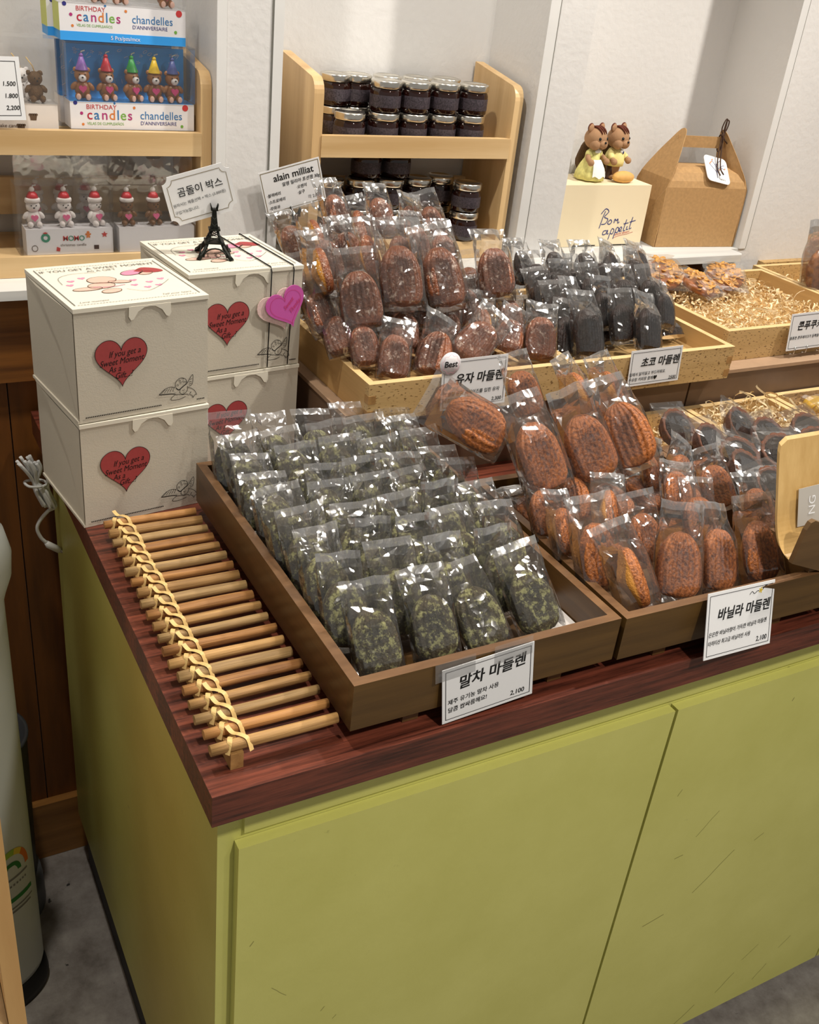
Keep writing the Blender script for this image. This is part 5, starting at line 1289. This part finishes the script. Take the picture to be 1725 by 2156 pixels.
# ================================================================== left side: appliance, bin, stand, cable
t = thing('white_appliance', 'tall white appliance with an energy label at the left picture edge', 'appliance', (-0.2365, 0.615, 0.0))
bm = bmesh.new(); lathe(bm, [(.98, .052), (1.0, .065), (1.0, .70), (1.0, .80), (1.03, .815), (1.09, .84), (1.11, .875), (1.06, .91), (.9, .93), (0.01, .94)], seg=64, sx=.1445, sy=.075)
mesh('housing', bm, 'appliance_white', t, smooth=True)
bm = bmesh.new(); lathe(bm, [(1.02, 0), (1.04, .02), (1.02, .045), (.98, .0525)], seg=64, sx=.1445, sy=.075); mesh('base_ring', bm, 'kick_black', t, smooth=True)
bm = bmesh.new()                                         # energy label wrapped on the shell
def on_shell(a, z, off=.0006): return Vector(((.1445+off)*math.cos(a), (.075+off)*math.sin(a), z))
def shell_patch(a0, a1, z0, z1, mi, n=6, rise=0.0):
    L = [bm.verts.new(on_shell(a0+(a1-a0)*k/n, z0+rise*k/n)) for k in range(n+1)]; U = [bm.verts.new(on_shell(a0+(a1-a0)*k/n, z1+rise*k/n)) for k in range(n+1)]
    for k in range(n): f = bm.faces.new((L[k], L[k+1], U[k+1], U[k])); f.material_index = mi
ac, zc = R(-43), .318
cols = [0, 0, 1, 1, 2, 3, 3]
for k in range(28):
    q0, q1 = PI-PI*k/28, PI-PI*(k+1)/28; r0, r1 = .030, .040; fac = 1/.115
    vs = [bm.verts.new(on_shell(ac+r*math.cos(q)*fac, zc+r*1.25*math.sin(q), .0008)) for r, q in ((r0, q0), (r1, q0), (r1, q1), (r0, q1))]
    f = bm.faces.new(vs); f.material_index = cols[k*7//28]
vs = [bm.verts.new(on_shell(ac+(.020*math.cos(q))/.115, zc+.024*math.sin(q), .0008)) for q in [PI*k/14 for k in range(15)]]
f = bm.faces.new(vs); f.material_index = 0
shell_patch(ac-.30, ac+.30, zc-.014, zc-.010, 4); shell_patch(ac-.34, ac+.36, zc-.062, zc-.053, 0); shell_patch(ac-.30, ac+.36, zc-.077, zc-.074, 4); shell_patch(ac-.30, ac+.30, zc-.086, zc-.082, 4); shell_patch(ac-.32, ac-.24, zc-.044, zc-.032, 4)
for k in range(9): shell_patch(ac-.22+k*.055, ac-.19+k*.055, zc-.028, zc-.024, 4, 1)
mesh('energy_label', bm, ('label_green', 'label_lime', 'label_yellow', 'label_orange', 'ink_grey'), t)
t = thing('waste_bin', 'dark grey round bin behind the white appliance', 'bin', (-0.138, 0.786, 0.0))
bm = bmesh.new(); lathe(bm, [(.066, .0), (.068, .10), (.0745, .405), (.0775, .41), (.0775, .416), (.0715, .416), (.066, .12), (.0, .11)], seg=40, cap=False); mesh('bucket', bm, 'bin_grey', t)
bm = bmesh.new(); lathe(bm, [(.0775, 0), (.0775, .055), (.074, .085), (.068, .086)], seg=40, cap=False); mesh('base_cover', bm, 'bin_base', t)
t = thing('pine_stand', 'pale pine stand edge in the bottom left corner of the picture', 'stand', (0, 0, 0))
bm = bmesh.new(); box(bm, -0.1850, -0.1675, 0.10, 0.42, 0, 0.985); mesh('side_board', bm, 'stand_wood', t, bevel=.003)
bm = bmesh.new(); box(bm, -0.42, -0.1855, 0.108, 0.42, 0, 0.60); mesh('front_board', bm, 'pine_z', t, bevel=.002)

bm = bmesh.new(); rnd = random.Random(3)
for k in range(12):                                      # folded flex hanging off the back corner of the counter
    ox, oy = rnd.uniform(-.012, .012), rnd.uniform(-.010, .010)
    tube(bm, smoothpath([(.004+ox, .80+oy, .828+rnd.uniform(-.004, .004)), (-.006+ox, .80+oy, .855), (-.012+ox*.35, .80+oy*.4, .873), (-.016+ox*1.3, .80+oy, .893), (-.024+ox*1.7, .80+oy, .910+rnd.uniform(-.006, .004))], 4), .0026, 6)
tube(bm, smoothpath([(-.004, .788, .868), (-.022, .786, .872), (-.026, .80, .874), (-.004, .812, .868), (.006, .80, .866), (-.004, .788, .868)], 4), .0022, 6)
tube(bm, smoothpath([(.014, .80, .900), (.006, .80, .86), (.016, .80, .826), (.004, .80, .818), (-.010, .80, .802), (-.0145, .80, .788), (-.010, .80, .772), (-.003, .80, .762)], 5), .0028, 8)
t = tag(mesh('white_cable', bm, 'cable_white'), 'bundled white power cable hanging off the back left counter corner', 'cable')
bm = bmesh.new(); tube(bm, [(-.003, .80, .762), (.000, .80, .757), (.016, .80, .744)], .0052, 12, rad=[.0036, .0055, .0055]); o = mesh('plug_grip', bm, 'cable_white', t)
bm = bmesh.new(); tube(bm, [(.016, .80, .744), (.035, .80, .7295)], .0030, 12, rad=[.0030, .0026]); o = mesh('plug_pin', bm, 'steel', t)
